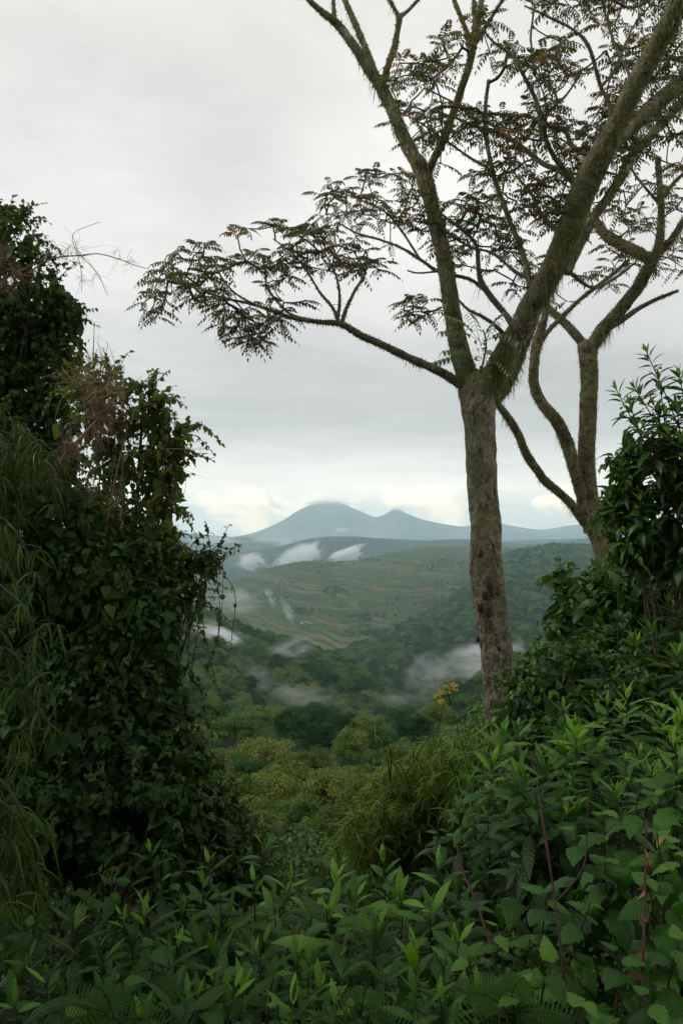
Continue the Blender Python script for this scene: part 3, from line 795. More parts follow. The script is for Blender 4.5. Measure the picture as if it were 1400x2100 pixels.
# small trees and hedges on the terraced hill and the far ridges
dots = []
tp = grid_sample(TG, 5000, rng, 7.0, 118)
cl = fbm(tp[:, 0] / 130, tp[:, 1] / 130, seed=90, oct=3)
dots += [(q, rng.uniform(2.0, 4.5), 't') for q in tp[(cl > 0.63)]]
dots += [(q, rng.uniform(2.0, 3.6), 't') for q in tp[:2600][(rng.random(min(2600, len(tp))) < 0.12)[:len(tp[:2600])]]]
def patch_on(G, px, py, rx, ry, n, r0, r1):
    flat = G.reshape(-1, 3); a, b = project(flat)
    for _ in range(n):
        tx, ty = px + rng.normal() * rx * 0.5, py + rng.normal() * ry * 0.5
        d2 = (a - tx) ** 2 + ((b - ty) * 2) ** 2; i = int(np.argmin(d2)); q = flat[i] + rng.normal(size=3) * np.array([6, 6, 0])
        dots.append((q, rng.uniform(r0, r1), 't'))
for a_ in [(678, 1212, 14, 9, 40, 4, 7), (620, 1255, 28, 8, 50, 3, 5.5), (560, 1228, 22, 8, 40, 3, 5), (745, 1266, 28, 7, 45, 3, 5), (760, 1150, 22, 4, 18, 4, 7), (900, 1160, 45, 12, 50, 3, 6), (650, 1158, 50, 5, 40, 3, 6),
           (860, 1290, 60, 10, 60, 3, 6), (950, 1225, 40, 14, 60, 4, 7), (770, 1300, 50, 9, 50, 4, 6)]:
    patch_on(TG, *a_)
scatter('hedgerow_trees', 'scattered small trees and hedges dotting the terraced fields', dots, crowns)

# farmhouses on the lower terraces
M['housewall'] = simple_mat('house_wall', (0.30, 0.27, 0.22), (0.42, 0.38, 0.32), 0.5)
M['houseroof'] = simple_mat('house_roof', (0.26, 0.27, 0.28), (0.42, 0.43, 0.44), 0.5)
def box(g, c, s):
    c = np.array(c, float); s = np.array(s, float) / 2
    V = np.array([[x, y, z] for x in (-1, 1) for y in (-1, 1) for z in (-1, 1)]) * s + c
    g.add(V, [(0, 1, 3, 2), (4, 6, 7, 5), (0, 4, 5, 1), (2, 3, 7, 6), (0, 2, 6, 4), (1, 5, 7, 3)])
hroot = thing('farmhouse', 'x', 'house')
g = Geo(); box(g, (0, 0, 1.5), (9, 6, 3.0)); hw = g.build('wall', M['housewall'], hroot, smooth=False)
g = Geo(); V = np.array([[-5, -3.6, 3.0], [5, -3.6, 3.0], [5, 3.6, 3.0], [-5, 3.6, 3.0], [-5, 0, 5.0], [5, 0, 5.0]])
g.add(V, [(0, 1, 5, 4), (2, 3, 4, 5), (0, 3, 2, 1)], [(0, 4, 3), (1, 2, 5)]); hr = g.build('roof', M['houseroof'], hroot, smooth=False)
flatT = TG[5:115].reshape(-1, 3); fa, fb = project(flatT)
for i, (hx, hy) in enumerate([(478, 1208), (486, 1215), (470, 1220), (494, 1224), (505, 1216), (462, 1228), (488, 1232), (512, 1230), (476, 1238), (500, 1240), (525, 1222), (533, 1236), (628, 1278), (636, 1280), (620, 1281)]):
    q = flatT[int(np.argmin((fa - hx) ** 2 + (fb - hy) ** 2))]
    place_copy((hroot, [hw, hr]), q, rng.uniform(0, 3.1), rng.uniform(0.5, 0.8),
               'tiny pale farmhouse in the hamlet at the left foot of the terraced hill' if i < 12 else 'tiny pale farmhouse in the row low on the terraced hill', 'hamlet at the left foot of the terraced hill' if i < 12 else 'row of farmhouses low on the terraced hill')

# ------------------------------------------------------------------ middle slope shrubs and small trees (15 - 90 m)
sh_protos = [proto_tree('slope_shrub', 'shrub', 200 + i, [40, 50, 44][i], 190, 0.085, M['shrub'], [0.8, 1.0, 0.9][i], 0.4) for i in range(3)]
dk_protos = [proto_tree('slope_tree', 'tree', 230 + i, [44, 52][i], 190, 0.080, M['forest'], [0.9, 1.0][i], 0.5) for i in range(2)]
mids = [  # px, py of the crown centre, distance, radius px, kind
    (480, 1620, 30, 60, 0), (585, 1590, 40, 55, 0), (740, 1590, 36, 52, 0), (830, 1560, 42, 48, 0), (660, 1700, 20, 50, 0), (540, 1690, 20, 50, 0), (920, 1560, 40, 50, 0),
    (545, 1545, 55, 62, 0), (600, 1500, 75, 45, 1), (665, 1525, 70, 48, 1), (720, 1545, 62, 45, 1), (480, 1500, 80, 48, 1), (430, 1470, 90, 45, 1), (780, 1530, 75, 46, 1), (850, 1500, 80, 42, 1),
    (560, 1630, 32, 70, 0), (510, 1590, 42, 50, 1), (690, 1610, 30, 68, 0), (640, 1570, 45, 45, 0), (750, 1640, 24, 60, 0), (610, 1690, 24, 60, 1), (500, 1680, 24, 58, 1),
    (700, 1700, 19, 62, 0), (640, 1650, 30, 45, 0), (800, 1600, 34, 52, 0), (470, 1560, 50, 46, 0), (440, 1620, 34, 55, 1), (780, 1570, 50, 45, 1), (560, 1745, 17, 50, 0), (650, 1770, 15, 50, 1), (900, 1480, 85, 40, 1), (880, 1550, 55, 48, 1),
    (520, 1480, 120, 40, 1), (570, 1470, 130, 38, 1), (700, 1485, 120, 40, 1), (640, 1478, 125, 38, 1), (760, 1490, 115, 38, 1), (820, 1475, 120, 36, 1), (390, 1540, 60, 60, 1), (370, 1430, 120, 50, 1), (940, 1530, 70, 45, 1)]
ml = {}
for kd_, sh_, wh_ in ((0, 'yellowish green shrub', 'on the slope below the viewpoint'), (1, 'dark bushy tree', 'on the slope below the viewpoint')):
    ii = [i for i, m_ in enumerate(mids) if m_[4] == kd_]; rl_ = row_labels(sh_, wh_, [mids[i] for i in ii])
    for k_, v_ in rl_.items(): ml[ii[k_]] = v_
for mi, (px, py, d, r_, kd) in enumerate(mids):
    r_w = r_ / F * d; c = P(px, py, d)
    pr = (sh_protos if kd == 0 else dk_protos)[int(rng.integers(3 if kd == 0 else 2))]
    place_copy(pr, c - np.array([0, 0, 0.55 * r_w]), rng.uniform(0, 6.28), r_w,
               ml[mi],
               'yellow green shrubs of the near slope' if kd == 0 else 'dark bushy trees of the near slope', r_w * rng.uniform(0.9, 1.2))

# ------------------------------------------------------------------ the big trees
class Tree:
    def __init__(s, name, label, cat, base, seed):
        s.root = thing(name, label, cat, base); s.rng = np.random.default_rng(seed); s.seed = seed
        s.nodes = []; s.prox = []; s.bark = Geo(); s.moss = Geo(); s.thin = Geo(); s.leaf = Geo()
    def limb(s, pts, sides=14, rough=0.14, moss=1.0, geo=None, nodes=True, drip=1.0, step=None):
        """pts rows: px, py, distance, width in px."""
        A = np.array([[*P(a, b, d), w / F * d / 2] for a, b, d, w in pts])
        A = catmull(A, step or max(0.035, A[:, 3].mean() * 0.5))
        r_ = A[:, 3] * (1 + 0.10 * (fbm(A[:, 0] * 3, A[:, 1] * 3, A[:, 2] * 3, seed=s.seed) - 0.5) * 2)
        C = A[:, :3] + (np.stack([fbm(A[:, 2] * 2.2, A[:, 0] * 2.2, seed=s.seed + k) for k in (1, 2, 3)], -1) - 0.5) * np.minimum(A[:, 3:4] * 0.9, 0.05)
        tube(geo or s.bark, C, r_, sides, rough, s.seed, 9.0)
        if nodes:
            for p in C[::2]: s.nodes.append(p)
        if moss > 0: s.add_moss(C, r_, moss, drip)
        return C
    def add_moss(s, C, R, dens, drip=1.0):
        r = s.rng
        L = np.linalg.norm(np.diff(C, axis=0), axis=1); tot = L.sum(); area = 2 * np.pi * (R[:-1] * L).sum()
        n = int((area * 6500 + tot * 90) * dens)
        if n < 3: return
        w = L * (R[:-1] + 0.01); k = r.choice(len(L), n, p=w / w.sum()); t = r.random((n, 1))
        c = C[k] * (1 - t) + C[k + 1] * t; Tn = nrm(C[k + 1] - C[k]); rr = R[k]
        d = nrm(np.cross(Tn, r.normal(size=(n, 3))))
        keep = fbm(c[:, 0] * 5 + d[:, 0], c[:, 1] * 5 + d[:, 1], c[:, 2] * 5, seed=s.seed + 9, oct=3) * 0.5 + fbm(c[:, 0] * 1.7 + d[:, 0] * 0.6, c[:, 1] * 1.7, c[:, 2] * 1.7 + d[:, 2] * 0.6, seed=s.seed + 19, oct=2) * 0.5 > 0.44
        c, d, rr, k = c[keep], d[keep], rr[keep], k[keep]; n = len(c)
        p = c + d * rr[:, None] * 0.96
        # short fuzz standing off the bark, longer strands hanging from the underside
        ln = (r.gamma(2.0, 0.0060, n) + 0.006) * (1.3 if s.seed == 23 else 1.0)
        under = (d[:, 2] < 0.25) & (r.random(n) < 0.13 * drip)
        clump = fbm(c[:, 0] * 2.2, c[:, 1] * 2.2, c[:, 2] * 2.2, seed=s.seed + 4, oct=2)
        ln[under] = r.gamma(2.0, 0.022, under.sum()) * (0.35 + 9.0 * np.clip(clump[under] - 0.47, 0, 0.3)) + 0.012
        D = d * 0.7 + r.normal(size=(n, 3)) * 0.75 + np.array([0, 0, -0.3]); D[under] = d[under] * 0.10 + np.array([0, 0, -1]) + r.normal(size=(under.sum(), 3)) * 0.24
        D = nrm(D); S = nrm(np.cross(D, r.normal(size=(n, 3))))
        wd = r.uniform(0.003, 0.006, n); wd[under] *= 0.6
        V = np.stack([p - S * wd[:, None], p + S * wd[:, None], p + D * ln[:, None] * 0.6 + S * wd[:, None] * 0.6 + r.normal(size=(n, 3)) * 0.003, p + D * ln[:, None]], 1).reshape(-1, 3)
        Q = (np.array([[0, 1, 2, 3]]) + np.arange(n)[:, None] * 4)
        s.moss.add(V, Q, a=np.repeat(np.clip(r.normal(0.5, 0.22, n), 0, 1), 4))
    def grow(s, targets, step=0.10, rmin=0.0045, k=0.0030, wob=0.05, leaf=None, nleaf=(2, 4), L=(0.17, 0.28), pairs=6, far=1.2):
        """Joins each target to the nearest wood by a thin curving twig; tips carry pinnate leaves."""
        r = s.rng; nodes = list(s.nodes); par = [-1] * len(nodes); base_n = len(nodes)
        cnt = [0] * len(nodes)
        arr = np.array(nodes); tg = np.array(targets)
        d0 = np.array([np.min(np.linalg.norm(arr - t, axis=1)) for t in tg]); order = np.argsort(d0)
        buf = np.zeros((len(nodes) + len(tg) * 40, 3)); buf[:len(nodes)] = arr; n = len(nodes); chains = []
        pa = np.full(len(buf), -1); ct = np.zeros(len(buf))
        for o in order:
            t = tg[o]; dd = np.linalg.norm(buf[:n] - t, axis=1); dd[:base_n] *= 1.25
            j = int(np.argmin(dd)); q = buf[j]; dist = np.linalg.norm(t - q)
            if dist < 0.02 or dist > far: continue
            m = min(36, max(2, int(dist / step)))
            f = np.linspace(0, 1, m + 1)[1:, None]
            side = r.normal(size=3) * wob * dist; side[2] = abs(side[2]) * 0.6 - dist * 0.05
            path = q * (1 - f) + t * f + side * np.sin(np.pi * f) + r.normal(size=(m, 3)) * 0.010 * np.sin(np.pi * f)
            ids = []
            prev = j
            for x in path:
                buf[n] = x; pa[n] = prev; prev = n; ids.append(n); n += 1
            a = prev
            while a >= 0: ct[a] += 1; a = pa[a]
            chains.append((j, ids))
        for j, ids in chains:
            if j < base_n: ids2 = [j] + ids
            else: ids2 = [j] + ids
            pts = buf[ids2]; rad = rmin + k * np.sqrt(ct[ids2]); rad[0] = rad[1]
            tube(s.thin, pts, rad, 5, 0.1, s.seed, 20.0)
        tips = np.array([(buf[c[1][-1]]) for c in chains]); back = np.array([buf[c[1][-2]] if len(c[1]) > 1 else buf[c[0]] for c in chains])
        s.pinnate(s.leaf, tips, nrm(tips - back), nleaf, L, pairs, wide=0.30)
        # leaves a little below the tips, too
        return tips
    def pinnate(s, g, tips, dirs, nleaf=(4, 7), L=(0.17, 0.28), pairs=6, T=T_LFT, droop=0.55, thick=0.0022, wide=0.30):
        r = s.rng
        for p, d in zip(tips, dirs):
            nl = int(r.integers(nleaf[0], nleaf[1] + 1)); a0 = r.uniform(0, 6.28)
            tv = np.clip(r.normal(0.5, 0.26), 0, 1)
            for i in range(nl):
                a = a0 + i * 2.4 + r.normal() * 0.3
                o = np.array([math.cos(a), math.sin(a), r.uniform(-0.1, 0.5)]) + d * 0.45
                o = o / np.linalg.norm(o); ln = r.uniform(*L); n = pairs
                t = np.linspace(0, 1, n + 2)
                rach = p + ln * (t[:, None] * o + np.array([0, 0, -1]) * droop * (t[:, None] ** 2) * 0.8)
                side = nrm(np.cross(o, [0, 0, 1.0])); up = np.cross(side, o)
                tube(g, rach, thick, 3, var=tv, cap=False)
                q = rach[1:-1]; lf = ln * wide * (1 - 0.35 * np.abs(t[1:-1] - 0.5) * 2)
                tan = nrm(np.gradient(rach, axis=0))[1:-1]
                for sd in (-1, 1):
                    D = sd * side + tan * 0.55 + np.array([0, 0, -0.45]) + r.normal(size=(n, 3)) * 0.12
                    add_leaves(g, T, q, D, up + r.normal(size=(n, 3)) * 0.2, lf, 0.25, np.clip(tv + r.normal(0, 0.15, n), 0, 1))
                add_leaves(g, T, rach[-1:], tan[-1:] + np.array([0, 0, -0.3]), up[None], lf[-1:], 0.2, tv)
    def finish(s, bark, moss=True, thinname='twigs', leafmat='pinnate'):
        s.bark.build('trunk', M[bark], s.root)
        if s.thin.n: s.thin.build('branches', M['branch'], s.root)
        if s.moss.n and moss: s.moss.build('moss', M['moss'], s.root, smooth=False)
        if s.leaf.n: s.leaf.build('foliage', M[leafmat], s.root)

def in_poly(x, y, poly):
    poly = np.array(poly, float); x0, y0 = poly[:, 0], poly[:, 1]; x1, y1 = np.roll(x0, -1), np.roll(y0, -1)
    c = np.zeros(x.shape, bool)
    for a, b, p, q in zip(x0, y0, x1, y1):
        c ^= ((b > y) != (q > y)) & (x < (p - a) * (y - b) / (q - b + 1e-9) + a)
    return c
def targets(poly, sp, d0, d1, rng, thr=0.0, seed=0, slope=0.0):
    poly = np.array(poly, float); x0, y0 = poly.min(0); x1, y1 = poly.max(0)
    X, Y = np.meshgrid(np.arange(x0, x1, sp), np.arange(y0, y1, sp * 0.8)); X = X.ravel() + rng.normal(size=X.size) * sp * 0.35; Y = Y.ravel() + rng.normal(size=Y.size) * sp * 0.3
    k = in_poly(X, Y, poly) & (fbm(X / 70, Y / 38, seed=seed, oct=3) > thr); X, Y = X[k], Y[k]
    D = rng.uniform(d0, d1, len(X))
    return list(PX(X, Y, D))

b1 = P(1038, 1600, 10.0)
T1 = Tree('mossy_tree', 'big mossy tree with a straight lichened trunk, its limbs forking above the valley', 'tree', b1, 11)
D1 = 10.0
T1.limb([(1044, 1680, D1, 78), (1036, 1560, D1, 70), (1028, 1461, D1, 67), (1020, 1357, D1, 66), (1004, 1229, D1, 66), (991, 1050, D1, 63), (986, 930, D1, 63), (982, 870, D1, 66), (978, 825, D1, 76), (976, 795, D1, 80), (975, 772, D1, 62)], 40, 0.085, 0.16, nodes=False, step=0.04)
# left limb
T1.limb([(968, 815, D1, 46), (958, 770, D1, 42), (941, 705, D1, 38), (922, 610, D1, 34), (905, 510, D1, 31), (884, 420, D1, 29), (868, 355, D1, 33), (855, 328, D1, 30), (832, 290, D1 + .1, 27), (812, 245, D1 + .1, 25), (795, 205, D1 + .2, 24), (778, 168, D1 + .2, 24)], 20, 0.16, 1.0, step=0.035, nodes=False)
T1.limb([(782, 178, D1 + .2, 18), (758, 142, D1 + .2, 19), (722, 90, D1 + .2, 17), (690, 48, D1 + .2, 16), (660, 24, D1 + .1, 12), (636, 4, D1, 11), (610, -30, D1, 10)], 14, 0.18, 1.2, nodes=False)
T1.limb([(690, 50, D1 + .2, 9), (684, 25, D1 + .2, 7), (683, -20, D1 + .2, 6)], 10, 0.18, 1.2, nodes=False)
T1.limb([(776, 160, D1 + .3, 12), (762, 128, D1 + .4, 11), (742, 80, D1 + .5, 11), (724, 38, D1 + .6, 10), (704, -8, D1 + .7, 9)], 12, 0.25, 1.6, nodes=False)
T1.limb([(786, 168, D1 + .1, 14), (796, 130, D1, 13), (808, 100, D1, 13), (815, 65, D1, 12), (818, 32, D1, 13)], 12, 0.18, 1.4, nodes=False)
T1.limb([(818, 36, D1, 9), (806, 14, D1, 7), (792, -10, D1, 6)], 10, 0.18, 1.2, nodes=False)
T1.limb([(818, 36, D1, 8), (838, 20, D1, 7), (864, -8, D1, 6)], 10, 0.18, 1.2, nodes=False)
T1.limb([(872, 362, D1, 18), (888, 325, D1 - .1, 16), (908, 285, D1 - .2, 16), (925, 240, D1 - .3, 15), (945, 185, D1 - .4, 15), (966, 120, D1 - .5, 15), (978, 60, D1 - .6, 12), (990, -15, D1 - .6, 10)], 14, 0.2, 1.3)
T1.limb([(964, 118, D1 - .5, 9), (958, 70, D1 - .5, 9), (932, 0, D1 - .5, 8), (925, -30, D1 - .5, 8)], 10, 0.2, 1.3)
T1.limb([(968, 110, D1 - .5, 8), (972, 50, D1 - .4, 6), (970, -20, D1 - .4, 5)], 10, 0.2, 1.3)
T1.limb([(976, 90, D1 - .5, 8), (1005, 40, D1 - .6, 7), (1040, -15, D1 - .8, 6)], 10, 0.2, 1.3)
# main right limb, leaning towards the viewer as it rises
T1.limb([(988, 820, D1, 50), (1008, 775, D1 - .1, 52), (1040, 720, D1 - .3, 50), (1075, 655, D1 - .5, 50), (1110, 592, D1 - .8, 50), (1142, 530, D1 - 1.0, 50), (1170, 465, D1 - 1.2, 50), (1200, 385, D1 - 1.5, 51), (1228, 325, D1 - 1.7, 52), (1255, 270, D1 - 1.9, 44),
         (1290, 200, D1 - 2.1, 42), (1330, 120, D1 - 2.3, 40), (1366, 55, D1 - 2.5, 40), (1410, -20, D1 - 2.7, 40)], 24, 0.11, 1.0, drip=3.0, step=0.04)
T1.limb([(1228, 315, D1 - 1.6, 30), (1262, 285, D1 - 1.6, 34), (1300, 252, D1 - 1.5, 32), (1350, 208, D1 - 1.4, 32), (1420, 150, D1 - 1.3, 32)], 18, 0.13, 1.1, drip=3.5)
T1.limb([(1160, 560, D1 - .6, 18), (1190, 500, D1 - .5, 17), (1222, 438, D1 - .4, 17), (1250, 398, D1 - .3, 18), (1282, 348, D1 - .2, 18), (1302, 310, D1 - .1, 19), (1345, 268, D1, 19), (1380, 225, D1 + .1, 18), (1420, 185, D1 + .2, 18)], 14, 0.2, 1.3, drip=4.0)
T1.limb([(1005, 815, D1 + .2, 34), (1030, 790, D1 + .3, 36), (1052, 745, D1 + .4, 30), (1072, 700, D1 + .3, 26), (1095, 650, D1 + .1, 22)], 16, 0.16, 1.1, nodes=False, drip=2.5)
# long low branch to the left and its sub-branches
T1.limb([(958, 800, D1, 22), (935, 782, D1 - .1, 18), (895, 758, D1 - .2, 17), (850, 738, D1 - .3, 16), (800, 715, D1 - .4, 14), (745, 690, D1 - .5, 13), (700, 664, D1 - .6, 12), (655, 660, D1 - .6, 9), (600, 652, D1 - .6, 8), (555, 636, D1 - .7, 7), (510, 622, D1 - .7, 6), (460, 612, D1 - .8, 4.5), (415, 596, D1 - .8, 3.5)], 12, 0.2, 1.1)
T1.limb([(700, 664, D1 - .6, 9), (710, 632, D1 - .6, 7), (728, 595, D1 - .6, 6), (748, 560, D1 - .5, 4), (752, 520, D1 - .4, 3)], 9, 0.15, .6)
T1.limb([(694, 662, D1 - .6, 8), (682, 632, D1 - .5, 6.5), (655, 598, D1 - .4, 5), (632, 560, D1 - .3, 4), (600, 520, D1 - .3, 3), (560, 490, D1 - .2, 2.5)], 9, 0.15, .6)
T1.limb([(692, 660, D1 - .7, 7), (696, 610, D1 - .8, 5), (690, 570, D1 - .9, 4), (672, 530, D1 - 1, 3), (655, 500, D1 - 1, 2.5)], 9, 0.15, .5)
T1.limb([(640, 658, D1 - .6, 6), (590, 640, D1 - .4, 5), (548, 590, D1 - .3, 4.5), (545, 560, D1 - .3, 4), (535, 520, D1 - .2, 3)], 9, 0.15, .5)
T1.limb([(520, 624, D1 - .7, 5), (480, 600, D1 - .9, 4), (455, 570, D1 - 1, 3.5), (435, 530, D1 - 1, 2.5)], 8, 0.15, .5)
# inner dark branches of the crown
inner = [
    [(1182, 380, 8.7, 14), (1150, 352, 8.8, 13), (1115, 338, 9.0, 12), (1085, 315, 9.1, 11), (1050, 290, 9.2, 10), (1010, 268, 9.3, 8), (970, 258, 9.4, 7), (930, 240, 9.5, 5), (880, 225, 9.6, 3.5)],
    [(1178, 372, 8.8, 12), (1140, 330, 8.7, 11), (1118, 285, 8.6, 11), (1110, 245, 8.5, 11), (1095, 200, 8.5, 9), (1070, 150, 8.4, 8), (1050, 115, 8.4, 6), (1010, 85, 8.4, 5), (990, 60, 8.4, 3.5)],
    [(1112, 250, 8.5, 7), (1085, 240, 8.7, 6), (1030, 235, 8.9, 6), (980, 230, 9, 5), (920, 205, 9.1, 4), (870, 180, 9.2, 3)],
    [(1258, 262, 8.0, 12), (1245, 205, 8.0, 10), (1232, 180, 8.0, 9), (1208, 100, 7.9, 9), (1180, 65, 7.9, 6), (1125, 35, 7.9, 5), (1075, 12, 7.9, 4)],
    [(1250, 310, 8.4, 12), (1205, 318, 8.6, 10), (1172, 300, 8.8, 11), (1158, 270, 8.9, 9), (1130, 262, 9, 8), (1115, 240, 9, 7), (1160, 195, 9.1, 5), (1190, 150, 9.1, 4)],
    [(1230, 180, 8, 7), (1255, 150, 8.1, 6), (1280, 95, 8.1, 5), (1300, 50, 8.2, 4), (1350, -10, 8.2, 3)],
    [(1088, 590, 9.2, 14), (1078, 540, 9.3, 12), (1060, 490, 9.4, 11), (1040, 440, 9.5, 11), (1020, 385, 9.6, 11), (1005, 335, 9.6, 10), (997, 290, 9.7, 10), (994, 235, 9.7, 9), (1002, 165, 9.8, 8)],
    [(1062, 690, 9.7, 15), (1040, 650, 9.8, 14), (1008, 612, 9.9, 13), (985, 575, 10, 12), (980, 535, 10.1, 10), (975, 500, 10.2, 8), (945, 468, 10.3, 7), (920, 450, 10.4, 5), (895, 430, 10.5, 4)],
    [(1050, 705, 9.7, 10), (1020, 672, 9.6, 9), (990, 650, 9.6, 8), (960, 635, 9.5, 6), (940, 615, 9.5, 5)],
    [(1000, 600, 10, 9), (960, 572, 10.2, 8), (900, 558, 10.4, 8), (865, 535, 10.5, 7), (825, 510, 10.6, 6), (780, 492, 10.7, 5), (730, 478, 10.8, 4), (690, 455, 10.9, 3)],
    [(1095, 570, 9.3, 9), (1060, 560, 9.5, 8), (1010, 520, 9.8, 6), (960, 505, 10, 5), (905, 470, 10.1, 4)],
    [(860, 530, 10.5, 5), (820, 470, 10.6, 4.5), (790, 435, 10.7, 4), (740, 410, 10.8, 3), (700, 395, 10.8, 2.5)],
    [(900, 556, 10.4, 5), (858, 560, 10.3, 3.5), (835, 555, 10.3, 3)],
    [(1000, 345, 9.6, 7), (965, 325, 9.7, 6), (930, 300, 9.8, 5), (880, 265, 9.9, 4), (845, 240, 10, 3)],
    [(1150, 480, 8.9, 9), (1110, 440, 9.2, 7), (1090, 400, 9.4, 6), (1050, 350, 9.6, 4), (1030, 320, 9.7, 3)],
    [(1240, 240, 8.1, 8), (1290, 205, 8.6, 5), (1340, 160, 8.8, 4), (1380, 110, 9, 3)],
    [(1300, 175, 7.9, 8), (1260, 90, 8.3, 6), (1240, 30, 8.4, 5), (1235, -20, 8.4, 4)],
    [(1168, 560, 9.3, 9), (1215, 590, 9.6, 7), (1260, 570, 9.8, 6), (1300, 540, 9.9, 4)],
    [(905, 630, 10, 5), (880, 640, 9.9, 3.5), (850, 640, 9.9, 2.5), (820, 650, 9.8, 2)],
]
for L_ in inner: T1.limb([(a, b, d, w * 0.9) for a, b, d, w in L_], 10, 0.2, 0.45, geo=T1.thin, drip=0.5)
r1 = np.random.default_rng(5)
tg = []
tg += targets([(288, 598), (345, 520), (440, 485), (550, 452), (650, 460), (780, 500), (795, 555), (745, 572), (660, 600), (600, 640), (575, 705), (500, 712), (440, 660), (365, 680), (302, 645)], 19, 8.9, 9.9, r1, 0.43, 1)
tg += targets([(655, 365), (780, 342), (905, 372), (1010, 400), (1090, 450), (1095, 560), (960, 560), (890, 500), (820, 520), (700, 478), (650, 440)], 20, 9.8, 11.2, r1, 0.47, 2)
tg += targets([(790, 160), (880, 50), (950, -40), (1440, -40), (1440, 330), (1260, 400), (1150, 480), (1100, 450), (1000, 380), (880, 330), (800, 250)], 20, 8.2, 10.6, r1, 0.48, 3)
tg += targets([(795, 640), (850, 600), (910, 620), (905, 655), (800, 660)], 20, 9.6, 10.2, r1, 0.2, 4)
tg += targets([(880, 380), (1160, 420), (1250, 520), (1200, 620), (1090, 640), (960, 600)], 34, 8.8, 10.4, r1, 0.50, 6)
T1.grow(tg)
T1.finish('bark')
# knots on the trunk
def lump(c, r, seed, squash=(1, 0.5, 1)):
    g = Geo(); n = 8; V = []
    for i in range(n + 1):
        for j in range(12):
            th = math.pi * i / n; a = 2 * math.pi * j / 12
            d = np.array([math.sin(th) * math.cos(a), math.sin(th) * math.sin(a), math.cos(th)])
            V.append(c + d * np.array(squash) * r * (0.75 + 0.6 * float(vnoise(d[0] * 2.5 + seed, d[1] * 2.5, d[2] * 2.5))))
    Q = [(i * 12 + j, i * 12 + (j + 1) % 12, (i + 1) * 12 + (j + 1) % 12, (i + 1) * 12 + j) for i in range(n) for j in range(12)]
    g.add(np.array(V), Q); return g
for i, (a, b, s_) in enumerate([(985, 1137, 5.5), (1017, 1160, 5), (968, 1172, 5), (1002, 1200, 6.5), (1019, 1215, 6), (993, 1222, 6), (985, 1247, 6), (999, 1256, 6.5), (1022, 1330, 4), (1018, 1078, 5), (980, 1312, 4)]):
    cx = np.interp(b, [1050, 1229, 1357], [991, 1004, 1020]); off = (a - cx) / 33.0
    dd = D1 - math.sqrt(max(0.05, 1 - min(off * off, 0.95))) * 33 / F * D1
    lump(P(a, b, dd), s_ / F * D1, i * 3.1, (1, 0.3, 1.4)).build('knot', M['knot'], T1.root)

# second tree behind, right
D2 = 14.0
T2 = Tree('forked_mossy_tree', 'slimmer mossy tree right of the big trunk, with snaking side stems', 'tree', P(1256, 1240, D2), 23)
T2.limb([(1262, 1260, D2, 52), (1250, 1180, D2, 46), (1232, 1110, D2, 42), (1212, 1050, D2, 38), (1203, 980, D2, 36), (1203, 900, D2, 34), (1206, 820, D2, 33), (1207, 750, D2, 34), (1203, 705, D2, 38)], 20, 0.10, 0.8, geo=None)
T2.limb([(1206, 722, D2, 24), (1226, 690, D2, 28), (1262, 645, D2 - .2, 26), (1300, 602, D2 - .4, 25), (1328, 552, D2 - .6, 22), (1350, 500, D2 - .7, 17), (1354, 430, D2 - .8, 13), (1350, 375, D2 - .8, 12), (1348, 322, D2 - .8, 12)], 16, 0.18, 1.1, drip=2)
T2.limb([(1342, 525, D2 - .6, 13), (1372, 495, D2 - .7, 13), (1405, 445, D2 - .8, 12), (1440, 400, D2 - .8, 11)], 12, 0.2, 1.1, drip=2)
T2.limb([(1340, 540, D2 - .6, 20), (1310, 518, D2 - .5, 22), (1270, 500, D2 - .4, 22), (1235, 475, D2 - .3, 20), (1210, 440, D2 - .2, 16)], 14, 0.2, 1.1, drip=2)
T2.limb([(1240, 680, D2 - .1, 12), (1275, 655, D2 - .3, 11), (1310, 632, D2 - .4, 9), (1350, 612, D2 - .5, 7), (1390, 596, D2 - .6, 4)], 12, 0.2, 1.2, drip=3)
T2.limb([(1200, 712, D2, 18), (1182, 690, D2 + .1, 17), (1155, 662, D2 + .2, 15), (1125, 632, D2 + .3, 13), (1110, 600, D2 + .4, 10)], 12, 0.18, 1.1, drip=2)
T2.limb([(1210, 1090, D2, 26), (1190, 1010, D2 - .1, 24), (1175, 950, D2 - .2, 24), (1162, 905, D2 - .2, 25), (1142, 862, D2 - .3, 24), (1112, 828, D2 - .3, 22), (1096, 790, D2 - .3, 21), (1096, 740, D2 - .4, 20), (1100, 705, D2 - .4, 21), (1112, 660, D2 - .4, 14), (1120, 625, D2 - .4, 12)], 16, 0.15, 1.1, drip=1.5)
T2.limb([(1104, 705, D2 - .4, 10), (1130, 672, D2 - .5, 9), (1180, 622, D2 - .6, 8), (1235, 578, D2 - .7, 7), (1290, 532, D2 - .8, 5)], 10, 0.2, 1.0)
T2.limb([(1200, 1075, D2, 17), (1165, 1030, D2 - .1, 16), (1115, 982, D2 - .2, 16), (1080, 930, D2 - .3, 16), (1060, 885, D2 - .4, 15), (1035, 850, D2 - .5, 14), (1005, 815, D2 - .6, 12)], 14, 0.18, 1.2, drip=1.2)
T2.limb([(1274, 1230, D2 + .2, 30), (1262, 1150, D2 + .3, 28), (1256, 1090, D2 + .4, 24), (1262, 1040, D2 + .5, 20)], 14, 0.15, 1.2, nodes=False)
T2.limb([(1352, 420, D2 - .8, 6), (1310, 370, D2 - .9, 5), (1290, 340, D2 - 1, 4)], 8, 0.2, .8)
T2.limb([(1352, 410, D2 - .8, 8), (1380, 375, D2 - .9, 7), (1420, 340, D2 - 1, 6)], 8, 0.2, .8)
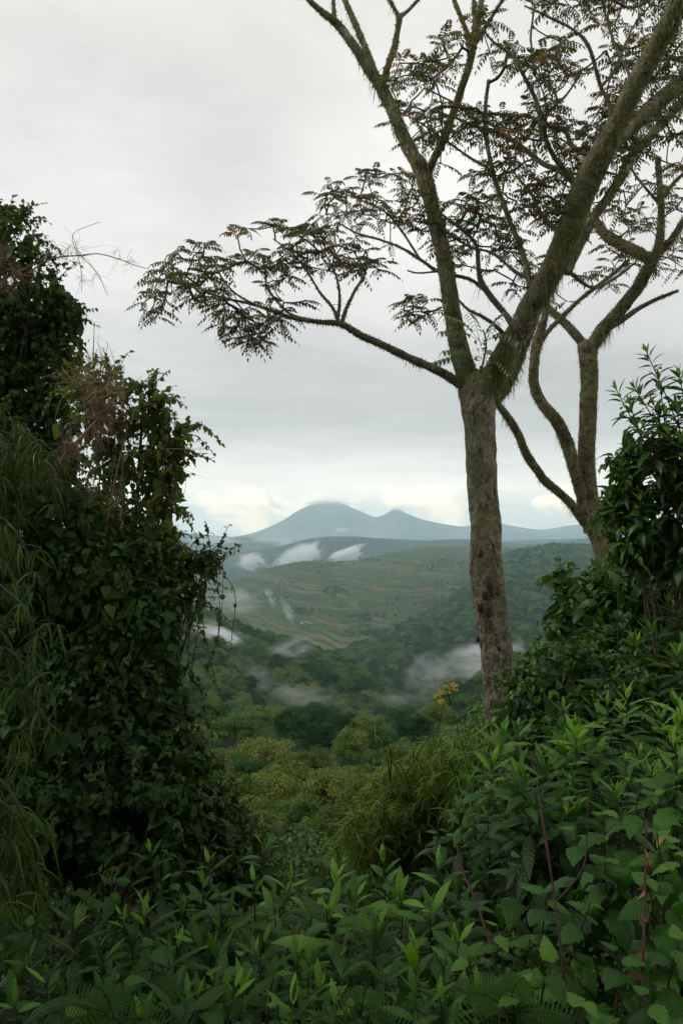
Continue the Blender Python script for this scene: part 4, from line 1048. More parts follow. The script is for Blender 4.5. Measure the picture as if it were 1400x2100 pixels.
tg = targets([(1190, 440), (1300, 370), (1440, 340), (1440, 560), (1330, 560), (1290, 560), (1240, 600), (1160, 560)], 24, 12.4, 14.0, r1, 0.47, 12)
T2.grow(tg, far=2.0, L=(0.2, 0.32))
T2.finish('redbark')

# epiphyte rooted in the fork
E = Tree('epiphyte', 'leafy plant with long pinnate leaves rooted in the fork of the big trunk', 'plant', P(985, 755, 9.75), 31)
E.limb([(985, 765, 9.72, 5), (993, 730, 9.68, 4), (996, 700, 9.66, 3.5), (990, 676, 9.66, 3)], 7, 0.1, 0)
g = Geo()
tips = np.array([P(990, 690, 9.66)])
for (a, b, k_) in [(910, 645, 1), (900, 680, 1), (880, 745, 1.1), (905, 720, 1), (1035, 640, 1), (1018, 660, .8), (1050, 690, .9), (1060, 700, 1), (1042, 765, .6), (960, 640, .9), (1005, 720, .6)]:
    p0 = P(988 + (8 if a > 985 else -4), 700 if b < 720 else 740, 9.66); p1 = P(a, b, 9.3); mid = (p0 + p1) / 2 + np.array([0, 0, 0.07])
    ra = catmull(np.array([p0, mid, p1]), 0.03); tube(E.thin, ra, 0.003, 4)
    q = ra[len(ra) // 3:]; n = len(q); tan = nrm(np.gradient(ra, axis=0))[len(ra) // 3:]; side = nrm(np.cross(tan, [0, 0, 1.0]))
    for sd in (-1, 1):
        add_leaves(g, T_LFT, q[::2], (side * sd + tan * 0.5 + np.array([0, 0, -0.7]))[::2], np.array([0, -0.3, 1.0]), 0.115 * k_, 0.3, np.clip(E.rng.normal(0.45, 0.15, len(q[::2])), 0, 1))
n = 60
O = PX(E.rng.uniform(972, 1003, n), E.rng.uniform(690, 780, n), 9.66); add_leaves(g, T_LFT, O, E.rng.normal(size=(n, 3)) + np.array([0, 0, -0.8]), E.rng.normal(size=(n, 3)) + np.array([0, -1, 0.5]), E.rng.uniform(0.04, 0.09, n), 0.3, E.rng.uniform(0.6, 1, n))
E.leaf = g; E.finish('twig', leafmat='epiphyte')

# ------------------------------------------------------------------ foliage masses (vines, bushes)
def blob_mass(name, label, cat, blobs, T, size, dens, mat, seed, gap=0.36, gs=0.9, down=0.7, depth=0.8, var0=0.45, stems=12, stemmat='twig', strands=0, shell=0.55, extra=None, group=None, sprays=10, T2=None):
    """blobs: (px, py, distance, radius px x, radius px y). Leaves hang in clumps over them."""
    r = np.random.default_rng(seed); g = Geo(); sg = Geo()
    cs = [P(b[0], b[1], b[2]) for b in blobs]
    lowest = min(cs, key=lambda p: p[2]); base = np.array([min(p[0] for p in cs) * 0.6 + lowest[0] * 0.4 if cs[0][0] < 0 else max(p[0] for p in cs) * 0.5 + lowest[0] * 0.5, lowest[1], 0.0]); base[2] = float(ground_z(base[0], base[1]))
    root = thing(name, label, cat, base, group)
    for b, c in zip(blobs, cs):
        rx, rz = b[3] / F * b[2], b[4] / F * b[2]; ry = max(rx, rz) * depth
        n = int(dens * (b[3] * b[4]) / 100.0)
        d = nrm(r.normal(size=(n, 3)))
        rad = shell + (1.05 - shell) * np.sqrt(r.random(n))
        # bumpy outline
        rad = rad * (0.80 + 0.45 * fbm(d[:, 0] * 2.3 + c[0], d[:, 1] * 2.3 + c[1], d[:, 2] * 2.3, seed=seed, oct=3))
        p = c + d * np.array([rx, ry, rz]) * rad[:, None]
        sgn = fbm(p[:, 0] / gs * 2.2, p[:, 1] / gs * 2.2, p[:, 2] / gs * 2.2, seed=seed + 2, oct=3)
        keep = sgn > gap
        p, d = p[keep], d[keep]; n = len(p)
        D = np.array([0, 0, -down]) + d * 0.45 + r.normal(size=(n, 3)) * 0.62
        N = d * 0.5 + np.array([0, -0.1, 0.9]) + r.normal(size=(n, 3)) * 0.6
        cv = fbm(p[:, 0] * 1.6, p[:, 1] * 1.6, p[:, 2] * 1.6, seed=seed + 5, oct=3)
        va = np.clip(var0 + (cv - 0.5) * 0.9 + r.normal(0, 0.13, n), 0, 1)
        sz = size * r.gamma(9, 1 / 9, n)
        sel = r.random(n) < (0.4 if T2 else 0.0)
        add_leaves(g, T, p[~sel], D[~sel], N[~sel], sz[~sel], r.uniform(0.1, 0.9, (~sel).sum()), va[~sel])
        if sel.any(): add_leaves(g, T2, p[sel], D[sel], N[sel], sz[sel] * r.uniform(0.6, 1.2, sel.sum()), r.uniform(0.1, 0.9, sel.sum()), np.clip(va[sel] + 0.1, 0, 1))
        # shoots that break the outline
        for q_ in range(int(sprays * math.sqrt(b[3] * b[4]) / 60)):
            dd = nrm(r.normal(size=3) * np.array([1, 0.6, 1]) + np.array([0.1, -0.3, 0.3])); s0 = c + dd * np.array([rx, ry, rz]) * 0.8
            Ls = r.uniform(0.15, 0.42); e = s0 + (dd * 0.8 + np.array([0, 0, 0.15])) * Ls + np.array([0, 0, -0.3 * Ls]); m_ = (s0 + e) / 2 + np.array([0, 0, 0.16 * Ls]) + r.normal(size=3) * 0.03
            pt = catmull(np.array([s0, m_, e]), 0.03); tube(sg, pt, np.linspace(0.004, 0.0015, len(pt)), 4, cap=False)
            nn_ = int(4 + Ls * 34); qq = pt[np.clip((np.linspace(0.15, 1, nn_) * (len(pt) - 1)).astype(int), 0, len(pt) - 1)]
            ax_ = nrm(e - s0); Dd = ax_ * 0.6 + r.normal(size=(nn_, 3)) * 0.75 + np.array([0, 0, -0.35])
            add_leaves(g, T, qq, Dd, np.array([0, -0.2, 1.0]) + r.normal(size=(nn_, 3)) * 0.35, size * np.linspace(1.0, 0.55, nn_) * r.uniform(0.7, 1.2, nn_), 0.4, np.clip(r.normal(var0 + 0.18, 0.14, nn_), 0, 1))
    # woody framework
    for k in range(stems):
        b = blobs[int(r.integers(len(blobs)))]; i = int(r.integers(len(cs))); c = cs[i]
        q = c + r.uniform(-0.5, 0.5, 3) * np.array([b[3], b[3], b[4]]) / F * b[2]
        ba = np.array([base[0] + r.normal() * 0.3, c[1] + 0.4, float(ground_z(base[0], c[1]))])
        mid = ba * 0.45 + q * 0.55 + r.normal(size=3) * 0.1; mid[0] = base[0] * 0.7 + q[0] * 0.3
        pt = catmull(np.array([ba, mid, q]), 0.15); tube(sg, pt, np.linspace(0.022, 0.006, len(pt)), 6, 0.1, seed)
        # side twigs
        for j in range(4):
            s0 = pt[int(len(pt) * r.uniform(0.85, 0.99))]; e = s0 + r.normal(size=3) * 0.12; m_ = (s0 + e) / 2 + r.normal(size=3) * 0.05
            tube(sg, catmull(np.array([s0, m_, e]), 0.08), 0.004, 4)
    for k in range(strands):
        i = int(r.integers(len(cs))); b = blobs[i]; c = cs[i]
        a = c + r.uniform(-1, 1, 3) * np.array([b[3], 0.3 * b[3], b[4]]) / F * b[2]
        L = r.uniform(0.3, 1.1); e = a + np.array([r.normal() * 0.12, r.normal() * 0.1, -L]); m_ = (a + e) / 2 + r.normal(size=3) * 0.06
        pt = catmull(np.array([a, m_, e]), 0.05); tube(sg, pt, 0.0025, 4)
        n = int(L * 14); q = pt[r.integers(0, len(pt), n)]
        add_leaves(g, T, q, np.array([0, 0, -0.8]) + r.normal(size=(n, 3)) * 0.5, np.array([0, -0.4, 0.6]) + r.normal(size=(n, 3)) * 0.4, size * r.gamma(9, 1 / 9, n) * 0.9, 0.4, np.clip(r.normal(var0 + 0.1, 0.15, n), 0, 1))
    if extra: extra(g, sg, r)
    g.build('foliage', M[mat], root)
    if sg.n: sg.build('stems', M[stemmat], root)
    return root

LD = 7.0
blob_mass('vine_covered_tree', 'tall tree at the left edge smothered in small leaved climbers', 'tree',
          [(15, 480, LD, 60, 60), (-20, 560, LD, 110, 90), (45, 540, LD, 50, 45), (60, 620, LD, 85, 75), (110, 655, LD, 58, 60), (0, 680, LD, 110, 90), (100, 730, LD, 62, 70), (40, 790, LD, 90, 80), (-20, 880, LD, 110, 110), (80, 860, LD, 75, 60), (30, 960, LD, 110, 90), (110, 940, LD, 55, 50)],
          T_HEART, 0.066, 26, 'vine', 301, gap=0.44, gs=0.6, stems=10, strands=22, var0=0.40, sprays=16, T2=T_OV)
blob_mass('climbing_vine', 'loose curtain of climber with yellow green leaves hanging beside the tall leafy tree', 'vine',
          [(250, 815, 5.6, 42, 34), (300, 835, 5.6, 46, 34), (345, 880, 5.6, 36, 36), (350, 940, 5.6, 30, 40), (330, 985, 5.6, 36, 48), (322, 1045, 5.6, 34, 48), (215, 880, 5.6, 34, 40), (240, 960, 5.7, 30, 34), (190, 800, 5.7, 45, 36)],
          T_HEART, 0.068, 10, 'vine', 302, gap=0.48, gs=0.4, stems=5, strands=60, var0=0.62, shell=0.2, depth=0.6, sprays=22)
blob_mass('overhanging_bush', 'leafy bush reaching right over the valley below the hanging climber', 'bush',
          [(210, 1120, 5.4, 90, 60), (310, 1110, 5.4, 50, 38), (280, 1185, 5.4, 90, 60), (365, 1160, 5.4, 32, 26), (408, 1142, 5.4, 26, 14), (436, 1156, 5.4, 24, 20), (380, 1195, 5.4, 20, 18), (150, 1060, 5.5, 90, 60), (335, 1235, 5.4, 40, 36)],
          T_HEART, 0.056, 24, 'vine', 303, gap=0.46, gs=0.5, stems=10, strands=22, var0=0.46, depth=0.6, sprays=22, T2=T_OV)
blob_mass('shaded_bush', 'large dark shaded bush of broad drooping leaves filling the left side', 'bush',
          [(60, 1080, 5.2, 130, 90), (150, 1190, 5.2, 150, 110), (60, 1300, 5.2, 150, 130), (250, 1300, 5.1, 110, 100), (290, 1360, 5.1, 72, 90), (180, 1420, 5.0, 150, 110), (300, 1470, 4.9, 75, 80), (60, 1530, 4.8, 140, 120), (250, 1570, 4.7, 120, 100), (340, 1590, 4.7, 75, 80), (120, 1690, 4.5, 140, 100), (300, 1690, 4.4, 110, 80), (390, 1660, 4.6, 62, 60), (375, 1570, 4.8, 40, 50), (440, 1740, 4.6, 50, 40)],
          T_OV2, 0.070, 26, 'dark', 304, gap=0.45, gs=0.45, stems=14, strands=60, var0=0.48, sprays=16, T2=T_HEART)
blob_mass('spreading_bush', 'low tangled bush spilling from the foot of the dark left bush toward the clearing', 'bush',
          [(400, 1640, 4.9, 60, 44), (440, 1700, 4.8, 62, 44), (480, 1750, 4.7, 54, 36), (420, 1790, 4.5, 60, 40), (395, 1560, 5.1, 34, 40), (500, 1800, 4.4, 50, 34), (340, 1780, 4.3, 70, 40)],
          T_OV, 0.062, 20, 'vine', 308, gap=0.45, gs=0.4, stems=8, strands=14, var0=0.36, sprays=26, T2=T_HEART, down=0.4)
blob_mass('broadleaf_bush', 'dense dark bush with pale flower buds at the foot of the forked mossy tree', 'bush',
          [(1180, 1200, 8.4, 50, 34), (1240, 1195, 8.4, 60, 34), (1310, 1190, 8.2, 70, 50), (1390, 1220, 8, 80, 80), (1190, 1250, 8.3, 55, 45), (1280, 1270, 8, 90, 70), (1150, 1290, 8.2, 36, 24), (1380, 1330, 7.8, 90, 80), (1250, 1360, 7.6, 100, 70), (1150, 1380, 7.4, 80, 50), (1330, 1440, 7, 110, 70), (1500, 1290, 7.6, 110, 120), (1500, 1480, 6.8, 120, 110)],
          T_OV, 0.125, 13.0, 'glossy', 305, gap=0.42, gs=0.7, down=0.35, stems=16, var0=0.38)
blob_mass('leafy_shrub', 'rounded shrub of pointed leaves just right of the big trunk', 'shrub',
          [(1110, 1400, 6.6, 60, 46), (1180, 1380, 6.6, 60, 50), (1090, 1460, 6.4, 60, 50), (1170, 1470, 6.3, 90, 60), (1260, 1450, 6.2, 80, 60), (1150, 1550, 6, 110, 60)],
          T_OV, 0.100, 12.0, 'glossy', 306, gap=0.43, gs=0.5, down=0.2, stems=12, var0=0.40)

# ------------------------------------------------------------------ stem plants
def stem_plant(name, label, cat, tops, T, size, mat, seed, crown=0.7, n=22, spread=0.25, smat='stem', opp=False, group=None, sr=0.0045, tipup=True, lean=None, droop=0.5, basez=None, var0=0.5, tipbright=0.4):
    """tops: (px, py, distance) of each shoot tip. Leaves spiral down the upper `crown` metres."""
    r = np.random.default_rng(seed); g = Geo(); sg = Geo()
    tp = [P(*t) for t in tops]; c = np.mean(tp, axis=0)
    bx, by = c[0] + (lean[0] if lean else 0), c[1] + 0.1 + (lean[1] if lean else 0)
    base = np.array([bx, by, float(ground_z(bx, by)) if basez is None else basez])
    root = thing(name, label, cat, base, group)
    var0 = var0 + r.normal() * 0.13; size = size * r.uniform(0.85, 1.15)
    for t in tp:
        b = base + np.array([r.normal() * spread * 0.4, r.normal() * spread * 0.4, 0])
        if t[2] - b[2] < 0.25: b[2] = t[2] - 0.5
        m1 = b * 0.55 + t * 0.45 + np.array([(b[0] - t[0]) * 0.25, 0, 0.05]) + r.normal(size=3) * 0.03
        m2 = b * 0.2 + t * 0.8 + np.array([(b[0] - t[0]) * 0.12, 0, 0.0]) + r.normal(size=3) * 0.02
        pt = catmull(np.array([b, m1, m2, t]), 0.04)
        tube(sg, pt, np.linspace(sr * 1.4, sr * 0.5, len(pt)), 7)
        seg = np.linalg.norm(np.diff(pt, axis=0), axis=1); cum = np.concatenate([[0], np.cumsum(seg)]); tot = cum[-1]
        L = min(crown, tot * 0.92); k = n
        f = np.linspace(0, 1, k) ** 1.25              # 0 = tip
        at = tot - f * L
        q = np.stack([np.interp(at, cum, pt[:, i]) for i in range(3)], -1)
        ax = nrm(t - pt[-4])
        a = r.uniform(0, 6.28) + (np.arange(k) * 2.399 if not opp else (np.arange(k) // 2) * 1.571 + (np.arange(k) % 2) * 3.1416) + r.normal(0, 0.2, k)
        el = np.interp(f, [0, 0.08, 0.3, 0.7, 1], [1.25, 0.9, 0.25, -0.15, -0.55]) if tipup else np.interp(f, [0, 0.3, 1], [0.1, -0.3, -0.7])
        el = el + r.normal(0, 0.15, k)
        u = nrm(np.cross(ax, [0.2, 1, 0.1])); v = np.cross(ax, u)
        rad = np.cos(a)[:, None] * u + np.sin(a)[:, None] * v
        D = rad * np.cos(el)[:, None] + ax * np.sin(el)[:, None]
        N = ax * np.cos(el)[:, None] - rad * np.sin(el)[:, None] + r.normal(size=(k, 3)) * 0.12
        S = size * np.interp(f, [0, 0.12, 0.35, 1], [0.38, 0.75, 1.0, 0.95]) * r.uniform(0.8, 1.2, k)
        va = np.clip(var0 + tipbright * np.exp(-f * 9) + 0.06 - 0.42 * f + r.normal(0, 0.17, k), 0, 0.93); va[(r.random(k) < 0.012) & (f > 0.3)] = 1.0   # leaf colour gets darker down the stem
        pet = 0.10 * S[:, None]
        for i in range(k):
            if f[i] > 0.12 and S[i] * F / t[1] > 60: tube(sg, np.array([q[i], q[i] + D[i] * pet[i]]), 0.0022, 4, cap=False)
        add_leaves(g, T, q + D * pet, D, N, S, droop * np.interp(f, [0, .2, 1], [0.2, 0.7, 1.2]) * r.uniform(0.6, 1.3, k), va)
    g.build('leaves', M[mat], root); sg.build('stem', M[smat], root)
    return root

# bright shrub against the sky, top right
r2 = np.random.default_rng(77)
tops = [(1325, 722, 6.6), (1262, 798, 6.6), (1392, 765, 6.4), (1350, 775, 6.7), (1300, 795, 6.6), (1290, 830, 6.5), (1340, 830, 6.5), (1385, 830, 6.4), (1410, 790, 6.4), (1320, 880, 6.4), (1370, 890, 6.4), (1400, 900, 6.3)]
stem_plant('lanceleaf_shrub', 'bright green lance leaved shrub reaching above the others at the right edge', 'shrub', tops, T_LANCE2, 0.20, 'glossy', 401, crown=0.55, n=26, spread=0.5, lean=(0.5, 0.2), basez=-1.5, smat='redstem', droop=0.35, var0=0.58, sr=0.008)
blob_mass('dense_shrub', 'dark leaved shrub with small flower heads in front of the forked mossy tree', 'shrub',
          [(1300, 960, 7.0, 48, 44), (1370, 950, 6.9, 60, 60), (1290, 1050, 7.0, 50, 52), (1360, 1050, 6.9, 70, 70), (1420, 960, 6.8, 60, 80), (1320, 1110, 6.9, 56, 46), (1400, 1130, 6.8, 70, 60), (1268, 1030, 7.0, 24, 22)],
          T_OV, 0.115, 11, 'glossy', 307, gap=0.40, gs=0.5, down=0.3, stems=10, var0=0.45)
fill = [(1290, 910, 6.8), (1275, 960, 6.8), (1330, 930, 6.6), (1255, 1040, 6.8), (1385, 1010, 6.5), (1310, 1020, 6.6), (1280, 1090, 6.7)]
stem_plant('leafy_bush', 'narrow leaved bush rising through the dark shrub at the right edge', 'bush', fill, T_LANCE2, 0.14, 'glossy', 402, crown=0.35, n=20, spread=0.4, lean=(0.35, 0.2), basez=-1.8, var0=0.55)

# lance leaved plants, right foreground
def group_plants(kind, label, group, cat, spec, T, size, mat, seed0, short=None, where='', **kw):
    free = [i for i, t in enumerate(spec) if len(t) < 5]
    rl = row_labels(short or label, where, [spec[i] for i in free]); rl = {free[k]: v for k, v in rl.items()}
    for i, t in enumerate(spec):
        rr = np.random.default_rng(seed0 + i)
        px, py, d = t[:3]; k = t[3] if len(t) > 3 else 1
        tp = [(px, py, d)] + [(px + rr.normal() * 45 * 4 / d, py + abs(rr.normal()) * 35 * 4 / d + 10, d + rr.normal() * 0.2) for _ in range(k - 1)]
        lab = t[4] if len(t) > 4 else rl[i]
        stem_plant(kind, lab, cat, tp, T, size * rr.uniform(0.85, 1.15), mat, seed0 * 10 + i, group=group, **kw)

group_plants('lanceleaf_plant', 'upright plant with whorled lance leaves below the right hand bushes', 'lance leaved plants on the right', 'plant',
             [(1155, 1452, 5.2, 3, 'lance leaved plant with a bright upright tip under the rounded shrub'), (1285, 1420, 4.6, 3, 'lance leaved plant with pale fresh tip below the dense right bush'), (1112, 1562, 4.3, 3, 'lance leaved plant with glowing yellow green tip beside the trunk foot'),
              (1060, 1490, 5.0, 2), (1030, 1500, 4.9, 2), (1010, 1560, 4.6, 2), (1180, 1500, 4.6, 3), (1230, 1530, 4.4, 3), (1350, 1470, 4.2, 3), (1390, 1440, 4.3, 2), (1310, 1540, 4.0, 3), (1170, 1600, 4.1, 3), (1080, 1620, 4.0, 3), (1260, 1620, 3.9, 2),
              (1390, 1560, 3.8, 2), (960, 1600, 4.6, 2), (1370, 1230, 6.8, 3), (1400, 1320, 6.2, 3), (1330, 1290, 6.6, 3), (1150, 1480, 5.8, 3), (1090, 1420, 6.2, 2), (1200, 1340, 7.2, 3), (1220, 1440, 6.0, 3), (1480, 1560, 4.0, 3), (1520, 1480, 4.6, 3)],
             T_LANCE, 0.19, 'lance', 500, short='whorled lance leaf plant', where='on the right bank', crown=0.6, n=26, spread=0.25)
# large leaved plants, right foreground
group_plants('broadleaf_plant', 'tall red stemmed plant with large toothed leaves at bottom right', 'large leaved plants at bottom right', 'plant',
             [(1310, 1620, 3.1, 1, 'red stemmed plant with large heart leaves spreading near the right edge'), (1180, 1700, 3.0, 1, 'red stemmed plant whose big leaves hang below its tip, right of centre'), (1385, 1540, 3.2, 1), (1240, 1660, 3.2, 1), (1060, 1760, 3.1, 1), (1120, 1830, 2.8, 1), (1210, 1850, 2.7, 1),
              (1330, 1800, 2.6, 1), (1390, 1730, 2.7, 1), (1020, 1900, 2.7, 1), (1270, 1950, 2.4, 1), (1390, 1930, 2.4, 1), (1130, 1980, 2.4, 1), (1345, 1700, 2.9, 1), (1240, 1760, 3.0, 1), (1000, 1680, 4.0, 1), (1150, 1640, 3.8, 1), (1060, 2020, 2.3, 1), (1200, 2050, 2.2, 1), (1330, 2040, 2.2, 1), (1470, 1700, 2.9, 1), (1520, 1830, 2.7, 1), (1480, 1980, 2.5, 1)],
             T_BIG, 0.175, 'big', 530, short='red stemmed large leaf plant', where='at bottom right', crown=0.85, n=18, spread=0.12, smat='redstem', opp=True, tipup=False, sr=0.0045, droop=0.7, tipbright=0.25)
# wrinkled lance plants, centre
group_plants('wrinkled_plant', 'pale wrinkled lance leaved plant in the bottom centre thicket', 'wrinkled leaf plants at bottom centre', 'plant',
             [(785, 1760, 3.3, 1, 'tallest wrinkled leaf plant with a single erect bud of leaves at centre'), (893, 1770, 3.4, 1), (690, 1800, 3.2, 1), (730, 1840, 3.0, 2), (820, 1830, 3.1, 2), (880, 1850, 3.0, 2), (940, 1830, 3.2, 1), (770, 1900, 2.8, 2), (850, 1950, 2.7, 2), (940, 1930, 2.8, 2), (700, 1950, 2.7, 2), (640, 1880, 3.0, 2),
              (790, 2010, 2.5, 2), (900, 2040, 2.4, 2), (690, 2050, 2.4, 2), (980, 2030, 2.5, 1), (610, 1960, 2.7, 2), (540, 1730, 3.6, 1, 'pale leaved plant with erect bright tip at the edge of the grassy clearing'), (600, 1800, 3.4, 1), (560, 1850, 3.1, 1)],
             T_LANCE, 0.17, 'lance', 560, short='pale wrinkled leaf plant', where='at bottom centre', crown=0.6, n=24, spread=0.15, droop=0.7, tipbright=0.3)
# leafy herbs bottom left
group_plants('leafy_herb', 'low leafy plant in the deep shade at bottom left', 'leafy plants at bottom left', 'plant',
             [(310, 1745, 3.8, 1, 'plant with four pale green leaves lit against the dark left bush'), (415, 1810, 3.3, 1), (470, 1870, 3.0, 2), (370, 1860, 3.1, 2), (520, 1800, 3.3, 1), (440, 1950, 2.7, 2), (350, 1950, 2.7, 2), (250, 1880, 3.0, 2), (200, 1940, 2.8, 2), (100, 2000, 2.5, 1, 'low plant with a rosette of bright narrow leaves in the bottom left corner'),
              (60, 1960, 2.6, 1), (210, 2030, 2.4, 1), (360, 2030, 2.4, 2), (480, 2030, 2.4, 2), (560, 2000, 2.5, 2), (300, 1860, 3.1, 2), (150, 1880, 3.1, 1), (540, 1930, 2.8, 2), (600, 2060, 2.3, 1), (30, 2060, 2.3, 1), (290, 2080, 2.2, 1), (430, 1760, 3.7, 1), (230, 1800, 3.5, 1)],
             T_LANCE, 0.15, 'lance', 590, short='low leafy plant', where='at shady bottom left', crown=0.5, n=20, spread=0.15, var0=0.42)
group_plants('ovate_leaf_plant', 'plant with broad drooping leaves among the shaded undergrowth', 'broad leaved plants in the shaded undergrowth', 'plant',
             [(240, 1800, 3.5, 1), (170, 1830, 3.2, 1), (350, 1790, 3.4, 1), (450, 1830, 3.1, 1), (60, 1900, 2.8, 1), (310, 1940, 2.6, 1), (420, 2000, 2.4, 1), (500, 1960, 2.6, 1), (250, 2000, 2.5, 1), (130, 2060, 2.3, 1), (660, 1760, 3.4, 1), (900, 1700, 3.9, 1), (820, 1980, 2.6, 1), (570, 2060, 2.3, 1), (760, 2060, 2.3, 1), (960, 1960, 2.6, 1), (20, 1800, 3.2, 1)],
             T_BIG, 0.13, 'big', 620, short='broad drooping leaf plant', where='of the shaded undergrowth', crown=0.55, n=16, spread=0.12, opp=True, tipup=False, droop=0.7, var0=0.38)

# bare red stalks crossing the right foreground
for i, (pp, lab) in enumerate([([(1048, 2130, 2.5, 6), (1010, 1960, 2.7, 5), (975, 1850, 2.9, 5), (945, 1780, 3.1, 4), (935, 1730, 3.2, 3)], 'bare dark red stalk leaning left in the lower right thicket'),
                               ([(1170, 2120, 2.4, 7), (1150, 1950, 2.5, 6), (1135, 1830, 2.6, 5), (1118, 1720, 2.7, 6), (1105, 1640, 2.9, 4), (1100, 1600, 3, 3)], 'tall thick dark red stalk right of the bottom centre'),
                               ([(1310, 2110, 2.3, 7), (1318, 1950, 2.4, 6), (1322, 1800, 2.6, 5.5), (1325, 1680, 2.8, 4)], 'upright red brown stalk with withered leaf bits near the right edge')]):
    s_ = Tree('plant_stalk', lab, 'stalk', P(*pp[0][:3]), 700 + i); s_.limb(pp, 8, 0.12, 0, nodes=False, step=0.05)
    if i == 1: s_.limb([(1138, 1850, 2.6, 4), (1175, 1810, 2.7, 4), (1200, 1760, 2.8, 3), (1205, 1640, 2.9, 3)], 7, 0.1, 0, nodes=False)
    s_.bark.build('stem', M['redstem'], s_.root)
    if i == 2:
        g = Geo(); rr = s_.rng; n = 16; yy = np.array([1760, 1825, 1890, 1950, 2000, 2070])[rr.integers(0, 6, n)]
        add_leaves(g, T_OV, PX(np.interp(yy, [1680, 2110], [1325, 1310]) + rr.normal(size=n) * 4, yy, 2.42), rr.normal(size=(n, 3)) + np.array([0, 0, -0.5]), rr.normal(size=(n, 3)), rr.uniform(0.02, 0.05, n), 0.8)
        g.build('withered_leaves', M['deadleaf'], s_.root)

# ------------------------------------------------------------------ bamboo and grasses
def bamboo(name, label, cat, culms, seed, blades=(7, 12), L=0.22, nodes=9, mat='blade', var0=0.45, group=None, hang=0.9, cmat='stem', cr=0.006):
    r = np.random.default_rng(seed); g = Geo(); sg = Geo()
    root = thing(name, label, cat, P(*culms[0][0]), group)
    for c in culms:
        A = catmull(np.array([P(*q) for q in c]), 0.04); tube(sg, A, np.linspace(cr * 1.3, cr * 0.4, len(A)), 6)
        k = np.linspace(len(A) * 0.12, len(A) - 1, nodes).astype(int)
        for i in k:
            o = A[i]; m = int(r.integers(*blades)); tw = nrm(r.normal(size=3) * np.array([1, 1, 0.3])) * r.uniform(0.03, 0.12)
            tube(sg, np.array([o, o + tw]), 0.0018, 3, cap=False); o2 = o + tw
            a = r.uniform(0, 6.28, m)
            D = np.stack([np.cos(a), np.sin(a), r.normal(0.0, 0.4, m) - hang * 0.5], -1)
            oo = np.where(r.random((m, 1)) < 0.5, o2, o + tw * 0.5)
            add_leaves(g, T_BLADE, oo, D, np.array([0, -0.2, 1.0]) + r.normal(size=(m, 3)) * 0.3, L * r.uniform(0.5, 1.2, m), r.uniform(0.4, 1.4, m) * hang, np.clip(r.normal(var0, 0.2, m), 0, 1))
    g.build('leaves', M[mat], root); sg.build('culms', M[cmat], root)
    return root
rb = np.random.default_rng(88)
def culm_set(cx, cy, d, n, w, h, rr):
    out = []
    for _ in range(n):
        bx = cx - w * 0.2 + rr.normal() * w * 0.25; tx = cx + rr.uniform(-1, 1) * w; ty = cy - h * rr.uniform(0.6, 1.0) * (1 - 0.45 * abs(tx - cx) / w)
        ex = tx + (tx - bx) * 0.4; ey = ty + h * rr.uniform(0.2, 0.6); dd = d + rr.normal() * 0.35
        out.append([(bx, cy + h * 0.5, dd), ((bx + tx) / 2, (cy + ty) / 2 - h * 0.12, dd), (tx, ty, dd), (ex, ey, dd)])
    return out
bamboo('bamboo_clump', 'green bamboo foliage at the left edge below the climber covered tree', 'bamboo', culm_set(10, 1060, 5.0, 22, 120, 240, rb), 801, L=0.15, blades=(8, 14), var0=0.3)
bamboo('bamboo_clump', 'drooping bamboo sprays at the left edge beside the shaded bush', 'bamboo', [[(-60, 1180, 4, ), (0, 1200, 4), (60, 1260, 3.9), (80, 1340, 3.9)], [(-60, 1340, 3.9), (10, 1330, 3.9), (70, 1390, 3.8), (95, 1480, 3.8)], [(-50, 1400, 3.8), (10, 1400, 3.8), (60, 1460, 3.8), (60, 1560, 3.8)], [(-60, 1250, 4), (-10, 1280, 4), (30, 1340, 3.9), (30, 1420, 3.9)], [(-60, 1080, 4.2), (0, 1060, 4.2), (50, 1120, 4.1), (60, 1200, 4.1)]], 802, L=0.15, nodes=9, var0=0.32)
bamboo('bamboo_clump', 'hanging sheaf of long bamboo leaves in the lower left corner', 'bamboo', [[(-80, 1650, 3.2), (-20, 1620, 3.2), (20, 1680, 3.1), (40, 1780, 3.1)], [(-80, 1600, 3.3), (-10, 1590, 3.2), (60, 1690, 3.1), (85, 1800, 3.1)], [(-60, 1700, 3.1), (-10, 1700, 3.1), (30, 1780, 3), (30, 1880, 3)], [(-60, 1640, 3.2), (10, 1650, 3.1), (70, 1760, 3), (75, 1870, 3)], [(-60, 1780, 3), (-10, 1780, 3), (20, 1840, 2.9), (40, 1930, 2.9)]], 803, L=0.135, nodes=11, hang=1.2, var0=0.4)
bamboo('bamboo_thicket', 'mounded yellow green bamboo thicket left of the trunk foot', 'bamboo', culm_set(895, 1700, 9.0, 130, 125, 195, rb), 804, L=0.20, nodes=12, var0=0.52, blades=(9, 15), hang=0.5, mat='mound')
bamboo('bamboo_thicket', 'small bamboo thicket left of the mounded one, above the grassy clearing', 'bamboo', culm_set(780, 1740, 8.5, 50, 75, 110, rb), 805, L=0.18, nodes=10, var0=0.52, blades=(8, 13), hang=0.5, mat='mound')
bamboo('bamboo_shoot', 'thin bamboo shoot with few leaves rising before the valley forest', 'bamboo', [[(800, 1600, 8), (790, 1540, 8), (760, 1500, 8), (715, 1478, 8)], [(800, 1600, 8), (800, 1540, 8), (782, 1500, 8), (742, 1470, 8)], [(830, 1590, 8), (860, 1540, 8), (885, 1500, 8), (893, 1440, 8)]], 806, L=0.14, nodes=7, var0=0.55, blades=(3, 6))
bamboo('ground_bamboo', 'low bamboo on the slope beside the grassy clearing', 'bamboo', culm_set(980, 1620, 8.0, 34, 90, 130, rb), 807, L=0.20, nodes=9, var0=0.5, mat='mound', hang=0.6)

